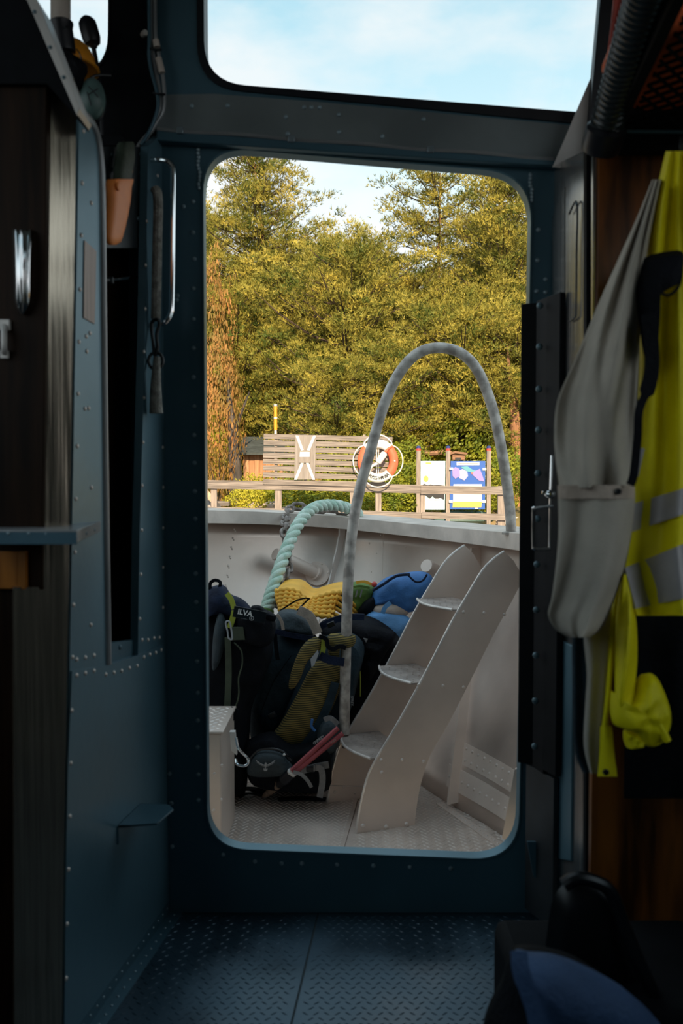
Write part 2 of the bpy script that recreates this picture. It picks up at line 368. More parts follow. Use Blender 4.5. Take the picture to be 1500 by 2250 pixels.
        if bevel:
            bv = ob.modifiers.new('bevel', 'BEVEL'); bv.width = bevel; bv.segments = 2; bv.limit_method = 'ANGLE'
        if sub:
            sb = ob.modifiers.new('sub', 'SUBSURF'); sb.levels = sub; sb.render_levels = sub
        return ob
def thing(name, loc, label, cat, group=None):
    o = bpy.data.objects.new(name, None); COL.objects.link(o); o.location = loc; o.empty_display_size = .05; ORG[o.name] = V(loc)
    return tag(o, label, cat, group)
def tag(o, label, cat, group=None, kind=None):
    if label: o['label'] = label
    if cat: o['category'] = cat
    if group: o['group'] = group
    if kind: o['kind'] = kind
    return o
def struct(o, label=None):
    o['kind'] = 'structure'
    if label: o['label'] = label
    return o
_riv = {}
def rivet(parent, p, nrm, r=0.0045, mt='rivet_teal'):
    key = mt
    if key not in _riv:
        b = MB(); n = 8; vs = []; fs = []
        for i, (rr, h) in enumerate(((1, 0), (.86, .38), (.5, .62))):
            for k in range(n): a = 2 * math.pi * k / n; vs.append((rr * math.cos(a), rr * math.sin(a), h))
        vs.append((0, 0, .7))
        for i in range(2):
            for k in range(n): fs.append((i * n + k, i * n + (k + 1) % n, (i + 1) * n + (k + 1) % n, (i + 1) * n + k))
        for k in range(n): fs.append((2 * n + k, 2 * n + (k + 1) % n, 3 * n))
        me = bpy.data.meshes.new('rivet'); me.from_pydata(vs, [], fs); me.materials.append(MATS[mt]); me.polygons.foreach_set('use_smooth', [True] * len(fs)); _riv[key] = me
    ob = bpy.data.objects.new('rivet', _riv[key]); COL.objects.link(ob); ob.parent = parent
    ob.location = V(p) - ORG[parent.name]; ob.rotation_mode = 'QUATERNION'; ob.rotation_quaternion = V(nrm).normalized().to_track_quat('Z', 'Y'); ob.scale = (r, r, r)
    return ob
def text(parent, s, name, mt, origin, xdir, ydir, size, ext=0.0006, shear=0, bold=0.0):
    cu = bpy.data.curves.new('t', 'FONT'); cu.body = s; cu.size = size; cu.extrude = ext; cu.align_x = 'CENTER'; cu.align_y = 'CENTER'; cu.shear = shear; cu.offset = bold; cu.resolution_u = 4
    tmp = bpy.data.objects.new('t', cu); COL.objects.link(tmp); bpy.context.view_layer.update()
    me = bpy.data.meshes.new_from_object(tmp.evaluated_get(bpy.context.evaluated_depsgraph_get())); bpy.data.objects.remove(tmp); bpy.data.curves.remove(cu)
    x, y = V(xdir).normalized(), V(ydir).normalized(); z = x.cross(y)
    M = Matrix((x, y, z)).transposed().to_4x4(); M.translation = V(origin) - ORG[parent.name]; me.transform(M); me.name = name
    me.materials.clear(); me.materials.append(MATS[mt])
    ob = bpy.data.objects.new(name, me); COL.objects.link(ob); ob.parent = parent; ORG[ob.name] = ORG[parent.name]; return ob
def xz(pts, Y): return [PY(p[0], p[1], Y) for p in pts]
UP = V((0, 0, 1)); BACK = V((0, -1, 0))
# ------------------------------------------------------------------ cabin shell
YF = 2.05
def scaled(poly, sx, sy):
    c = sum((V(p) for p in poly), V((0, 0))) / len(poly)
    return [V((c.x + (p[0] - c.x) * sx, c.y + (p[1] - c.y) * sy)) for p in poly]
DOOR = rounded([(446, 322), (1168, 382), (1138, 1890), (456, 1863)], [95, 115, 100, 95], 10)
DOOR_O = scaled(DOOR, 1 + 7 / 700, 1 + 7 / 1540)
WIN1 = rounded([(431, -110), (1372, -110), (1334, 277), (433, 190)], [40, 40, 25, 105], 8)
WIN1_I = rounded([(447, -92), (1352, -92), (1318, 250), (449, 180)], [40, 40, 25, 100], 8)
WIN2 = rounded([(40, -110), (242, -110), (240, 168), (40, 168)], [30, 30, 90, 40], 8)
WIN2_I = rounded([(46, -104), (238, -104), (236, 163), (46, 163)], [30, 30, 88, 36], 8)
b = MB(); b.prism([(-1.3, YF, 0), (1.0, YF, 0), (1.0, YF, 2.34), (-1.3, YF, 2.34)], (0, .03, 0), [xz(DOOR_O, YF), xz(WIN1, YF), xz(WIN2, YF)])
wf = struct(b.build('wall_front', 'paint_teal'), 'riveted teal metal bulkhead with the rounded doorway to the bow')
MB().prism(xz(DOOR_O, YF - .004), (0, .038, 0), [xz(DOOR, YF - .004)]).build('door_frame', 'paint_teal_light', wf)
# weld beads beside the upper corners of the doorway
random.seed(4)
for pts in ([(437, 328 + 8.5 * i) for i in range(11)], [(1166, 384 + 8 * i) for i in range(8)]):
    wb = MB()
    for px, py in pts: wb.ball(PY(px + random.uniform(-2.5, 2.5), py, YF - .001), (.0045, .004, .0055), 8, 5)
    tag(wb.build('weld_bead', 'rivet_teal', wf), None, None)
for px, py in [(424, 443), (403, 454), (424, 511), (427, 569), (425, 634), (390, 650), (388, 659), (425, 701), (425, 765), (425, 829), (426, 893), (426, 956), (427, 1017), (428, 1080), (429, 1140), (429, 1203), (430, 1260), (431, 1323), (432, 1384), (433, 1453), (434, 1522), (434, 1583), (434, 1642), (435, 1702), (436, 1758), (372, 1700), (376, 1765), (378, 1860),
               (421, 233), (500, 232), (628, 257), (632, 294), (668, 236), (684, 236), (702, 236), (744, 252), (745, 290), (840, 300), (930, 262),
               (1182, 505), (1180, 572), (1178, 640), (1198, 614), (1198, 642), (490, 1878), (560, 1893), (618, 1897), (663, 1897), (740, 1900), (820, 1902), (900, 1905), (990, 1908)]:
    rivet(wf, PY(px, py, YF - (.002 if 200 < py < 320 else 0)), BACK, .0056)
MB().prism(xz([(352, 208), (470, 206), (520, 210), (700, 224), (1262, 276), (1224, 352), (345, 285)], YF - .002), (0, .002, 0)).build('beam_lit_overlay', 'beam_lit_tone', wf)  # grey overlay paints the beam lighter, as lit bulkhead
# black panel painting the unlit bulkhead around the helm window
MB().prism(xz([(-60, -128), (343, -128), (345, 300), (330, 322), (-60, 322)], YF - .006), (0, .006, 0), [xz(WIN2, YF - .006)]).build('black_shade_panel', 'black_vinyl', wf)
# flat lip and conduit above the doorway
t1 = MB(); t1.prism(xz([(343, 286), (1226, 352), (1226, 366), (343, 308)], YF - .028), (0, .028, 0))
tr1 = struct(t1.build('trim_1', 'paint_teal', bevel=.003), 'projecting metal lip above the doorway')
path = [PY(345 + (1215 - 345) * i / 24, 284 + 66 * i / 24 + 2 * math.sin(i * .9), YF - .024) for i in range(25)]
MB().tube(path, .0052, 8).build('conduit', 'paint_grey', tr1)
for px in (396, 640, 945):
    MB().box(PY(px, 284 + 66 * (px - 345) / 870, YF - .026), (.016, .014, .016)).build('clip', 'screw', tr1, bevel=.002)

w1 = struct(MB().prism(xz(WIN1, YF - .006), (0, .06, 0), [xz(WIN1_I, YF - .006)]).build('window_1', 'black_rubber'), 'wide front window above the doorway with a black rubber seal')
MB().prism(xz(WIN1_I, YF + .02), (0, .005, 0)).build('pane', 'pane_glass', w1, smooth=False)
w2 = struct(MB().prism(xz(WIN2, YF - .010), (0, .06, 0), [xz(WIN2_I, YF - .010)]).build('window_2', 'black_rubber'), 'small front window at the helm with rounded corners')
MB().prism(xz(WIN2_I, YF + .02), (0, .005, 0)).build('pane', 'pane_glass', w2, smooth=False)

# floor of two tread plates
def tread_bars(b, x0, x1, y0, y1, z, dx=.034, dy=.030, l=.030, w=.0075, h=.0016, test=None):
    i = 0; y = y0
    while y < y1:
        x = x0 + (dx / 2 if i % 2 else 0); k = 0
        while x < x1:
            if test is None or test(x, y):
                a = math.radians(38 if (k + i) % 2 else -38) ; d = V((math.cos(a), math.sin(a), 0)) * (l / 2); s = V((-d.y, d.x, 0)).normalized() * (w / 2); c = V((x, y, z))
                b.add([c - d, c - s, c + d, c + s, c - d * .35 + UP * h, c + d * .35 + UP * h], [(0, 1, 4), (1, 5, 4), (1, 2, 5), (2, 3, 5), (3, 4, 5), (3, 0, 4)])
            x += dx; k += 1
        y += dy; i += 1
fl = struct(MB().box((-.15, .35, -.012), (2.3, 3.5, .02)).build('floor', 'shell_dark'), 'dark metal cabin floor of two tread plates')
sx = lambda y: PZ(680, 2085, 0).x + (PZ(640, 2250, 0).x - PZ(680, 2085, 0).x) * (PZ(680, 2085, 0).y - y) / (PZ(680, 2085, 0).y - PZ(640, 2250, 0).y)
for nm, pl in (('a', [(-.50, 2.045), (sx(2.045) - .002, 2.045), (sx(0) - .002, 0), (-.85, 0)]), ('b', [(sx(2.045) + .002, 2.045), (.98, 2.045), (.98, 0), (sx(0) + .002, 0)])):
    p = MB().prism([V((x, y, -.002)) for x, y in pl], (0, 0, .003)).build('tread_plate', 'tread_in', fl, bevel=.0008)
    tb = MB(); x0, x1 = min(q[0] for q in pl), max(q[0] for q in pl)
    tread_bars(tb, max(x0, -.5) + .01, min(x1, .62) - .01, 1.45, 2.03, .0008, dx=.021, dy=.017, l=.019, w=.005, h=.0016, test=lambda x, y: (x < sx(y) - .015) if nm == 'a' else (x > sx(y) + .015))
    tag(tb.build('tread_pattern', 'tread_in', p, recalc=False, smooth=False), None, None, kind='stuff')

# left partition: a riveted panel wall with a tall slot
pA = PY(362, 1125, YF); pB = PY(155, 1125, 1.573); pA.z = pB.z = 0
dP = (pB - pA).normalized(); nP = V((-dP.y, dP.x, 0));  nP = nP if nP.x > 0 else -nP
PL = lambda px, py, off=0.0: PP(px, py, pA + nP * off, nP)
def near_x(py): return 174 + (138 - 174) * (py - 258) / (2330 - 258)
outl = [(174, 256), (190, 262), (206, 288), (216, 330), (221, 420), (224, 700), (229, 1100), (235, 1462), (303, 1440), (306, 1200), (313, 950), (319, 700), (325, 322), (352, 298), (361, 300)]
pts = [PL(*p) for p in outl] + [pA + V((0, 0, 0)), pB + V((0, 0, 0))]
pts[-1] = PL(138, 2300); pts[-1].z = 0
pts += [PL(near_x(y), y) for y in (2000, 1500, 1000, 600)]
wl = struct(MB().prism(pts, nP * -.018).build('wall_left', 'paint_teal_light'), 'teal riveted metal partition with a tall narrow slot')
low = [(158, 1474), (234, 1462), (303, 1440), (361, 1413)]
lp = [PL(*p, .003) for p in low] + [pA + nP * .003, V((pts[16].x, pts[16].y, 0)) + nP * .003] + [PL(near_x(y), y, .003) for y in (2000, 1700)]
MB().prism(lp, nP * -.003).build('lower_panel', 'paint_teal_light', wl)
for px, py in [(183, 288), (180, 402), (200, 446), (178, 517), (175, 636), (189, 739), (197, 732), (173, 751), (190, 772), (171, 865), (186, 898), (194, 897), (169, 980), (200, 1071), (166, 1096), (164, 1213), (161, 1329), (199, 1373), (159, 1444), (168, 1449), (187, 1445), (206, 1440),
               (322, 486), (320, 583), (319, 679), (316, 773), (316, 874), (314, 972), (312, 1067), (311, 1165), (309, 1262), (307, 1360), (357, 983), (358, 1071), (358, 1160), (358, 1247), (358, 1335), (312, 1406), (325, 1406), (338, 1402), (350, 1401), (346, 386), (345, 440)]:
    rivet(wl, PL(px, py, 0), nP, .0045, 'rivet_alu')
for px, py in [(168, 1484), (187, 1479), (206, 1474), (232, 1482), (250, 1478), (267, 1474), (284, 1468), (301, 1463), (316, 1444), (329, 1438), (342, 1434), (354, 1428), (157, 1561), (155, 1677), (153, 1794), (150, 1911), (147, 2031), (145, 2150)]:
    rivet(wl, PL(px, py, .003), nP, .0045, 'rivet_alu')
# rounded bead on the free edge of the near panel
bp = [PL(176, 250), PL(190, 256), PL(207, 283), PL(218, 330), PL(223, 420), PL(226, 700), PL(231, 1100), PL(237, 1460)]
MB().tube(catmull(bp, 6), .0075, 10).build('edge_bead', 'paint_grey', wl)
# plate in the near panel, its dim brown reflection put into the colour
MB().prism([PL(*p, .002) for p in [(186, 528), (212, 552), (208, 712), (184, 698)]], nP * -.004).build('inlay_plate', 'inlay_reflection', wl)
# sill of the slot and its bolt
MB().prism([PL(*p, -.01) for p in [(238, 1412), (303, 1405), (303, 1440), (236, 1460)]], nP * -.01).build('slot_sill', 'paint_teal', wl)
rivet(wl, PL(263, 1422, -.01), nP, .006, 'rivet_dark')
# floor angle with rivets
fa = [PL(138, 2300), pA.copy()]
for p in fa: p.z = 0
q0, q1 = fa[0] + nP * .0005, fa[1] + nP * .0005
bsb = MB(); bsb.prism([q0, q1, q1 + UP * .03, q0 + UP * .03], nP * .003); bsb.prism([q0, q1, q1 + nP * .035, q0 + nP * .035], UP * .003)
bs = struct(bsb.build('baseboard_left', 'paint_teal'), 'riveted metal angle along the foot of the left partition')
for i in range(18):
    t = (i + .5) / 18; rivet(bs, q0.lerp(q1, t) + nP * .02 + UP * .003, UP, .003); rivet(bs, q0.lerp(q1, t) + nP * .003 + UP * .018, nP, .003)
# what is behind the slot
nb = MB(); bo = -.10
pN = pB.lerp(pA, .2)
nb.prism([pA + nP * bo - nP * 0 + V((.02, -.01, .0)), pN + nP * bo, pN + nP * bo + UP * 1.72, pA + nP * bo + V((.02, -.01, 1.72))], nP * -.015)
struct(nb.build('wall_niche', 'wood_dark'), 'dark wooden lining behind the tall slot')

# dark bolted plate at the head of the slot
bpl = tag(MB().prism([PL(*p, -.022) for p in [(222, 322), (330, 322), (326, 545), (222, 545)]], nP * -.006).build('bolted_plate', 'steel_dark', bevel=.001), 'dark bolted steel plate behind the orange sheath knife', 'plate')
for px, py in [(245, 341), (245, 373), (307, 340), (308, 355), (307, 382), (303, 480), (250, 520), (305, 520)]: rivet(bpl, PL(px, py, -.022), nP, .0055, 'rivet_dark')
# small rod across the slot
rd = thing('latch_rod', PL(232, 617, -.03), 'small chrome rod across the dark slot below the knife', 'rod')
MB().tube([PL(225, 617, -.03), PL(318, 607, -.03)], .0035, 8).build('rod', 'chrome', rd)
MB().box(PL(243, 616, -.03), (.012, .012, .014)).build('collar', 'steel_dark', rd, bevel=.002)

# right side: metal pillar, gusset, black gap, wood bulkhead
XR = .497
wr = MB(); wr.prism([V((XR, YF, 0)), V((XR, 1.72, 0)), V((XR, 1.72, 1.70)), V((XR, YF, 1.78))], (.02, 0, 0))
wro = struct(wr.build('wall_right', 'brushed_cool'), 'bare metal pillar panel right of the doorway')
RX = lambda px, py, off=0: PX(px, py, XR - off)
MB().prism([RX(*p, .004) for p in [(1212, 478), (1240, 410), (1240, 1180), (1218, 1180)]], (.004, 0, 0)).build('cover_strip', 'brushed_cool', wro, bevel=.001)
MB().prism([RX(*p, .006) for p in [(1242, 392), (1287, 372), (1287, 1250), (1242, 1180)]], (.006, 0, 0)).build('cover_strip', 'brushed_cool', wro, bevel=.001)
MB().prism([RX(*p, .005) for p in [(1221, 1400), (1257, 1420), (1253, 1892), (1218, 1885)]], (.005, 0, 0)).build('cover_strip', 'paint_teal_light', wro, bevel=.001)
hk = thing('hook_rod', RX(1262, 700, .012), 'long thin bent rod hanging on the bare metal pillar', 'rod')
MB().tube(catmull([RX(1250, 470, .012), RX(1267, 446, .012), RX(1266, 560, .012), RX(1265, 680, .012), RX(1262, 698, .012), RX(1250, 706, .012)], 5), .0022, 6).build('rod', 'steel_dark', hk)
rivet(hk, RX(1267, 448, .012), (-1, 0, 0), .005, 'rivet_dark')
gs = struct(MB().prism(xz([(1214, 366), (1318, 122), (1330, 122), (1312, 352), (1300, 372)], 1.99), (0, .006, 0)).build('trim_2', 'alu', bevel=.001), 'triangular metal gusset at the lower right corner of the front window')
struct(MB().prism(xz([(1330, -130), (1378, -130), (1322, 345), (1288, 345)], 1.965), (0, .03, 0)).build('trim_3', 'black_rubber', bevel=.004), 'black post at the right edge of the front window')
struct(MB().prism(xz([(1288, 300), (1312, 300), (1312, 2260), (1286, 2260)], 1.70), (0, .02, 0)).build('trim_4', 'black_vinyl'), 'black strip painting the dark gap between metal pillar and wooden bulkhead')  # black strip stands in for the shade of a gap
struct(MB().bar(PY(1304, 345, 1.675), PY(1302, 1250, 1.675), .006, .01, V((0, 1, 0))).build('trim_5', 'brushed_cool'), 'thin bright metal edging beside the wooden bulkhead')
YW = 1.66
wb = struct(MB().prism([V((.487, YW, 0)), V((1.0, YW, 0)), V((1.0, YW, 1.67)), V((.487, YW, 1.67))], (0, .02, 0)).build('wall_bulkhead', 'wood_panel'), 'varnished reddish wooden bulkhead behind the hanging jacket')

# rest of the wheelhouse, unseen: side openings added for light, closed after end, roof
def holed(name, quad, vec, holes, m='shell_dark'): return struct(MB().prism(quad, vec, holes).build(name, m))
holed('wall_port', [V((-1.3, -1.4, 0)), V((-1.3, YF, 0)), V((-1.3, YF, 2.34)), V((-1.3, -1.4, 2.34))], (-.03, 0, 0), [[V((-1.3, y, z)) for y, z in ((-1.1, 1.15), (1.35, 1.15), (1.35, 2.26), (-1.1, 2.26))], [V((-1.3, y, z)) for y, z in ((1.4, 1.5), (1.95, 1.5), (1.95, 2.1), (1.4, 2.1))]])
holed('wall_starboard', [V((1.0, -1.4, 0)), V((1.0, YF, 0)), V((1.0, YF, 2.34)), V((1.0, -1.4, 2.34))], (.03, 0, 0), [[V((1.0, y, z)) for y, z in ((-1.2, 1.75), (.42, 1.75), (.42, 2.29), (-1.2, 2.29))],  [V((1.0, y, z)) for y, z in ((.48, .8), (1.15, .8), (1.15, 2.25), (.48, 2.25))], [V((1.0, y, z)) for y, z in ((1.2, 1.80), (1.75, 1.80), (1.75, 2.15), (1.2, 2.15))]])
holed('wall_back', [V((-1.3, -1.4, 0)), V((1.0, -1.4, 0)), V((1.0, -1.4, 2.34)), V((-1.3, -1.4, 2.34))], (0, -.03, 0), [])
struct(MB().box((0, .35, 2.36), (2.75, 3.7, .04)).build('ceiling', 'shell_light'), 'pale unseen cabin roof with an added overhang')  # pale to bounce light down; overhang added to shade the starboard openings
# ------------------------------------------------------------------ things in the cabin, port side
YC = 1.50
cb = thing('cabinet', V((-.6, YC, 0)), 'dark varnished wooden cabinet with a bright brushed corner post', 'cabinet')
MB().prism([V((PY(55, 1125, YC).x, YC, 0)), V((-.85, YC, 0)), V((-.85, YC, .92)), V((PY(92, 1125, YC).x, YC, .88)), V((PY(92, 1125, YC).x, YC, .855)), V((PY(60, 1125, YC).x, YC, .855))], (0, .03, 0)).build('lower_door', 'wood_dark', cb, bevel=.002)
MB().prism(xz([(-60, 180), (103, 180), (98, 900), (92, 1290), (-60, 1290)], YC - .004), (0, .028, 0)).build('upper_door', 'wood_dark', cb, bevel=.002)
zb = PY(138, 1125, 1.575).x
nC = V((.544, -.838, 0)).normalized(); cP = PY(158, 1125, 1.532)
CPX = lambda px, py: PP(px, py, cP, nC)
lo0, lo1 = CPX(133, 2230), CPX(30, 2230); lo0.z = lo1.z = .004
MB().prism([CPX(85, 172), CPX(163, 172), CPX(168, 262), CPX(161, 700), CPX(151, 1300), CPX(142, 1800), lo0, lo1, CPX(30, 1290), CPX(85, 1290)], nC * -.012).build('corner_post', 'brushed', cb)
MB().prism([V((-.85, YC + .02, 0.004)), V((-.85, YC + .3, 0.004)), V((-.74, YC + .3, 0.004)), V((-.64, YC + .03, 0.004))], (0, 0, 1.7)).build('carcass', 'wood_dark', cb)
MB().prism(xz([(-20, 1212), (38, 1212), (38, 1294), (-20, 1294)], YC - .012), (0, .008, 0)).build('inset_panel', 'wood_orange', cb, bevel=.001)
MB().prism(xz([(38, 1212), (56, 1212), (56, 1295), (38, 1295)], YC - .016), (0, .012, 0)).build('inset_edge', 'wood_orange', cb, bevel=.001)
# chrome pull, broad at the top and tapering
hb = MB(); rows = []
for i in range(15):
    t = i / 14; py = 505 + 185 * t; hw = 24 * (1 - .18 * t) * (1 if t < .75 else math.sqrt(max(0, 1 - ((t - .75) / .25) ** 2)) * .8 + .2)
    ring = []
    for k in range(21):
        u = k / 20 * 2 - 1; out = .030 * math.sqrt(max(0, 1 - u * u)) * math.sin(math.pi * (.12 + .84 * t)) ** .6 + .0022 * math.cos(u * 3 * math.pi)
        ring.append(PY(50 + hw * u, py, YC - .005 - out))
    ring += [PY(50 + hw, py, YC - .002), PY(50 - hw, py, YC - .002)]; rows.append(ring)
n = 23; hb.add([p for r in rows for p in r], [(i * n + k, i * n + (k + 1) % n, i * n + n + (k + 1) % n, i * n + n + k) for i in range(14) for k in range(n)] + [tuple(range(n)), tuple(14 * n + k for k in range(n))])
hb.build('chrome_handle', 'chrome', cb, ang=60)
pb = MB(); pb.tube(catmull([PY(10, 717, YC - .012), PY(9, 730, YC - .022), PY(9, 765, YC - .022), PY(9, 775, YC - .012)], 4), .0055, 8)
pb.box(PY(11, 714, YC - .008), (.018, .008, .018)); pb.box(PY(10, 779, YC - .008), (.014, .008, .014))
pb.build('pull_handle', 'alu', cb, bevel=.001)
# ledge
lz = .962
lg = thing('ledge', PZ(100, 1165, lz), 'narrow riveted metal ledge across the cabinet at mid height', 'ledge')
c0, c1, c2 = V((-.62, 1.405, lz)), PZ(168, 1167, lz), PL(221, 1155); c2.z = lz; c1.y = 1.40; c1.x = PY(168, 1167, 1.40).x
MB().prism([c0, c1, c2, V((c2.x - .01, c2.y + .01, lz)), V((-.62, 1.50, lz))], (0, 0, .003)).build('top_plate', 'paint_grey', lg, bevel=.0008)
MB().prism([c0, c1, c1 - UP * .02, c0 - UP * .02], (0, .002, 0)).build('front_flange', 'paint_teal', lg, bevel=.0006)
MB().prism([c1, c2, c2 - UP * .017, c1 - UP * .017], V((-.002, .001, 0))).build('end_flange', 'paint_grey', lg, bevel=.0006)
for px in (18, 63, 101, 140): rivet(lg, PY(px, 1172, 1.403), BACK, .003)
for t in (.35, .7): rivet(lg, c1.lerp(c2, t) - UP * .009, nP, .003, 'rivet_dark')
MB().box(PY(106, 1210, 1.56), (.008, .03, .05)).build('bracket', 'paint_teal', lg, bevel=.001)

# overhead console with riveted trim
cn = thing('console', PY(90, 200, 1.53), 'black overhead console with a slanting riveted metal trim strip', 'console')
MB().prism(xz([(-80, -100), (20, -100), (66, -4), (170, 246), (174, 262), (104, 184), (-80, 184)], 1.485), (0, .06, 0)).build('body', 'black_vinyl', cn, bevel=.002)
tp = [PY(60 - 42, -100, 1.478), PY(82, 0, 1.478), PY(175, 238, 1.478), PY(168, 252, 1.478), PY(60, 2, 1.478), PY(-4, -100, 1.478)]
MB().prism(tp, (0, .07, 0)).build('trim_strip', 'alu', cn, bevel=.001)
for px, py in [(76, 26), (110, 104), (140, 170)]: rivet(cn, PY(px, py, 1.478), BACK, .0035, 'rivet_dark')

# dashboard shelf behind the partition and what is on it
dz = PY(200, 296, 1.88).z
ds = struct(MB().box((-.80, 1.96, dz - .012), (.66, .16, .024)).build('trim_dashboard', 'black_vinyl', bevel=.003), 'black dashboard shelf under the helm window')
pole = thing('instrument_pole', PY(133, 120, 1.86), 'light metal tube with a black sleeve at the helm window', 'pole')
MB().tube([PY(133, -120, 1.86), PY(133, 60, 1.86)], .0205, 16).build('tube', 'alu_bow_light', pole)
sl = MB().lathe([(.0225, 0), (.024, .005), (.024, .05), (.027, .06), (.022, .064)], PY(142, 116, 1.86), PY(133, 56, 1.86) - PY(142, 116, 1.86), 16).build('sleeve', 'black_rubber', pole)
MB().tube([PY(142, 60, 1.835), PY(152, 58, 1.85), PY(157, 66, 1.86)], .0018, 6).build('cable_tie', 'black_plastic', pole)
tz = PY(150, 200, 1.86)
MB().tube([PY(142, 116, 1.86), PY(148, 200, 1.86), V((tz.x, 1.89, dz))], .012, 10).build('stem', 'black_rubber', pole)
hat = thing('hard_hat', PY(170, 170, 1.93), 'orange hard hat hanging by the helm window', 'hard hat')
hm = MB(); hc = PY(158, 150, 1.93); hv = []
for i in range(9):
    a = math.pi / 2 * i / 8
    for k in range(20):
        p = 2 * math.pi * k / 20; hv.append(hc + V((.052 * math.cos(a) * math.cos(p), .06 * math.cos(a) * math.sin(p), .062 * math.sin(a))))
hm.add(hv, [(i * 20 + k, i * 20 + (k + 1) % 20, i * 20 + 20 + (k + 1) % 20, i * 20 + 20 + k) for i in range(8) for k in range(20)])
hm.build('shell', 'orange_hat', hat)
MB().tube([hc + V((.055 * math.cos(2 * math.pi * k / 20), .063 * math.sin(2 * math.pi * k / 20), 0)) for k in range(20)], .004, 6, closed=True).build('brim', 'orange_hat', hat)
MB().tube(catmull([PY(168, 108, 1.865), PY(176, 120, 1.865), PY(180, 138, 1.87)], 4), .0015, 5).build('cord', 'black_plastic', hat)
MB().lathe([(.03, 0), (.033, .02), (.02, .03)], V((hc.x, hc.y, dz)), UP, 14).build('stand', 'black_plastic', hat)
MB().tube([V((hc.x, hc.y, dz + .02)), hc], .01, 8).build('stand_rod', 'black_plastic', hat)
cl = MB().pillow([PY(*p, 1.83) for p in [(140, 112), (165, 122), (192, 146), (184, 170), (178, 196), (160, 205), (145, 170)]], .02, .02, BACK, amp=.008, nscale=40).build('cloth_cap', 'black_cloth')
tag(cl, 'crumpled black cloth cap in front of the orange hard hat', 'cap')
ear = thing('ear_defender', PY(203, 262, 1.80), 'green ear defender cup marked with a black cross', 'ear defenders')
ec = PY(203, 217, 1.845); ad = V((.35, -1, .05)).normalized()
ax = ad.cross(UP).normalized(); au = ax.cross(ad); R3 = Matrix((ax, ad * -1, au)).transposed()
MB().ball(ec, (.027, .024, .043), 20, 12, R3).build('cup', 'cup_green', ear)
MB().ball(ec - ad * .016, (.029, .014, .045), 20, 10, R3).build('cushion', 'black_rubber', ear)
MB().tube(catmull([ec - ad * .005 + ax * .026 + au * .0, ec + au * .05 - ad * .01, ec + au * .065 - ax * .04 - ad * .02], 5), .003, 6).build('headband', 'black_plastic', ear)
mk = MB()
for a, b_ in (((-.010, .012), (.010, -.004)), ((.009, .014), (-.010, -.006)), ((.012, .002), (.004, -.024))):
    q = [ec + ax * (a[0] + (b_[0] - a[0]) * t) + au * (a[1] + (b_[1] - a[1]) * t) for t in (0, .5, 1)]
    q = [p + ad * (.0245 * math.sqrt(max(.05, 1 - ((p - ec).dot(ax) / .027) ** 2 - ((p - ec).dot(au) / .043) ** 2))) for p in q]; mk.tube(q, .0012, 5)
mk.build('cross_mark', 'print_black', ear)
MB().tube(catmull([ec - ad * .02, ec - ad * .03 - au * .03, V((ec.x - .02, 1.90, dz))], 4), .006, 6).build('hanger', 'black_plastic', ear)
mic = thing('gooseneck_microphone', PY(214, 158, 2.0), 'black gooseneck microphone against the bright helm window', 'microphone')
mh = MB(); A_, B_ = PY(189, 42, 1.985), PY(203, 92, 1.985); dm = (B_ - A_).normalized()
mh.lathe([(.006, -.006), (.014, 0), (.0195, .008), (.0205, .02), (.0205, .044), (.017, .056), (.010, .060), (.007, .066)], A_, dm, 16); mh.build('head', 'black_rubber', mic)
MB().tube(catmull([B_, PY(210, 130, 1.985), PY(216, 165, 1.985), PY(222, 230, 1.98), V((PY(226, 250, 1.98).x, 1.98, dz))], 5), .0055, 8).build('stem', 'black_rubber', mic)

# cables down the post between the windows
for i, (nm, m, r, pth) in enumerate([
    ('thick grey cable running down the black window post', 'paint_grey', .0055, [(332, -120), (333, 60), (334, 100), (342, 150), (352, 210), (352, 240), (338, 280), (306, 318), (300, 345)]),
    ('grey cable with pale connectors on the black window post', 'paint_grey', .0045, [(341, -120), (341, 60), (346, 100), (352, 140), (358, 170), (361, 210), (358, 245), (342, 272), (318, 310)]),
    ('dark thin cable nearest the black window post', 'paint_teal', .0042, [(326, -120), (328, 80), (327, 120), (333, 160), (345, 205), (346, 240), (330, 285), (310, 318)])]):
    cbx = thing('cable', PY(pth[-1][0], pth[-1][1], 2.02), nm, 'cable', 'cables on the window post')
    MB().tube(catmull([PY(x, y, 2.025 - .006 * i) for x, y in pth], 5), r, 8).build('sheath', m, cbx)
    if i == 1:
        for a, bb in (((342, 88), (345, 104)), ((348, 128), (356, 160))): MB().tube([PY(*a, 2.012), PY(*bb, 2.012)], .0075, 10).build('connector', 'alu_bow_light', cbx)
    if i == 0:
        for p in ((341, 108), (349, 206)): MB().tube([PY(p[0] - 13, p[1] - 2, 2.012), PY(p[0], p[1] + 1, 2.008), PY(p[0] + 14, p[1] + 1, 2.012)], .0025, 6).build('cable_tie', 'black_plastic', cbx)
        MB().lathe([(.005, 0), (.007, .004), (.007, .016), (.005, .018)], PY(312, 78, 2.02), PY(326, 66, 2.0) - PY(312, 78, 2.02), 10).build('loose_plug', 'alu', cbx)

# grab handle
gh = thing('grab_handle', PY(335, 715, 1.98), 'long chrome grab handle beside the doorway', 'handle')
MB().tube(catmull([PY(326, 352, 1.985), PY(345, 352, 1.975), PY(365, 354, 1.97), PY(377, 364, 1.97), PY(380, 385, 1.97), PY(379, 520, 1.97), PY(377, 660, 1.97), PY(374, 690, 1.97), PY(362, 708, 1.97), PY(348, 713, 1.975), PY(330, 715, 1.985)], 5), .0058, 10).build('bar', 'chrome', gh)
for y in (354, 716): MB().box(PY(329, y, 1.992), (.010, .02, .036)).build('end_plate', 'alu', gh, bevel=.002)
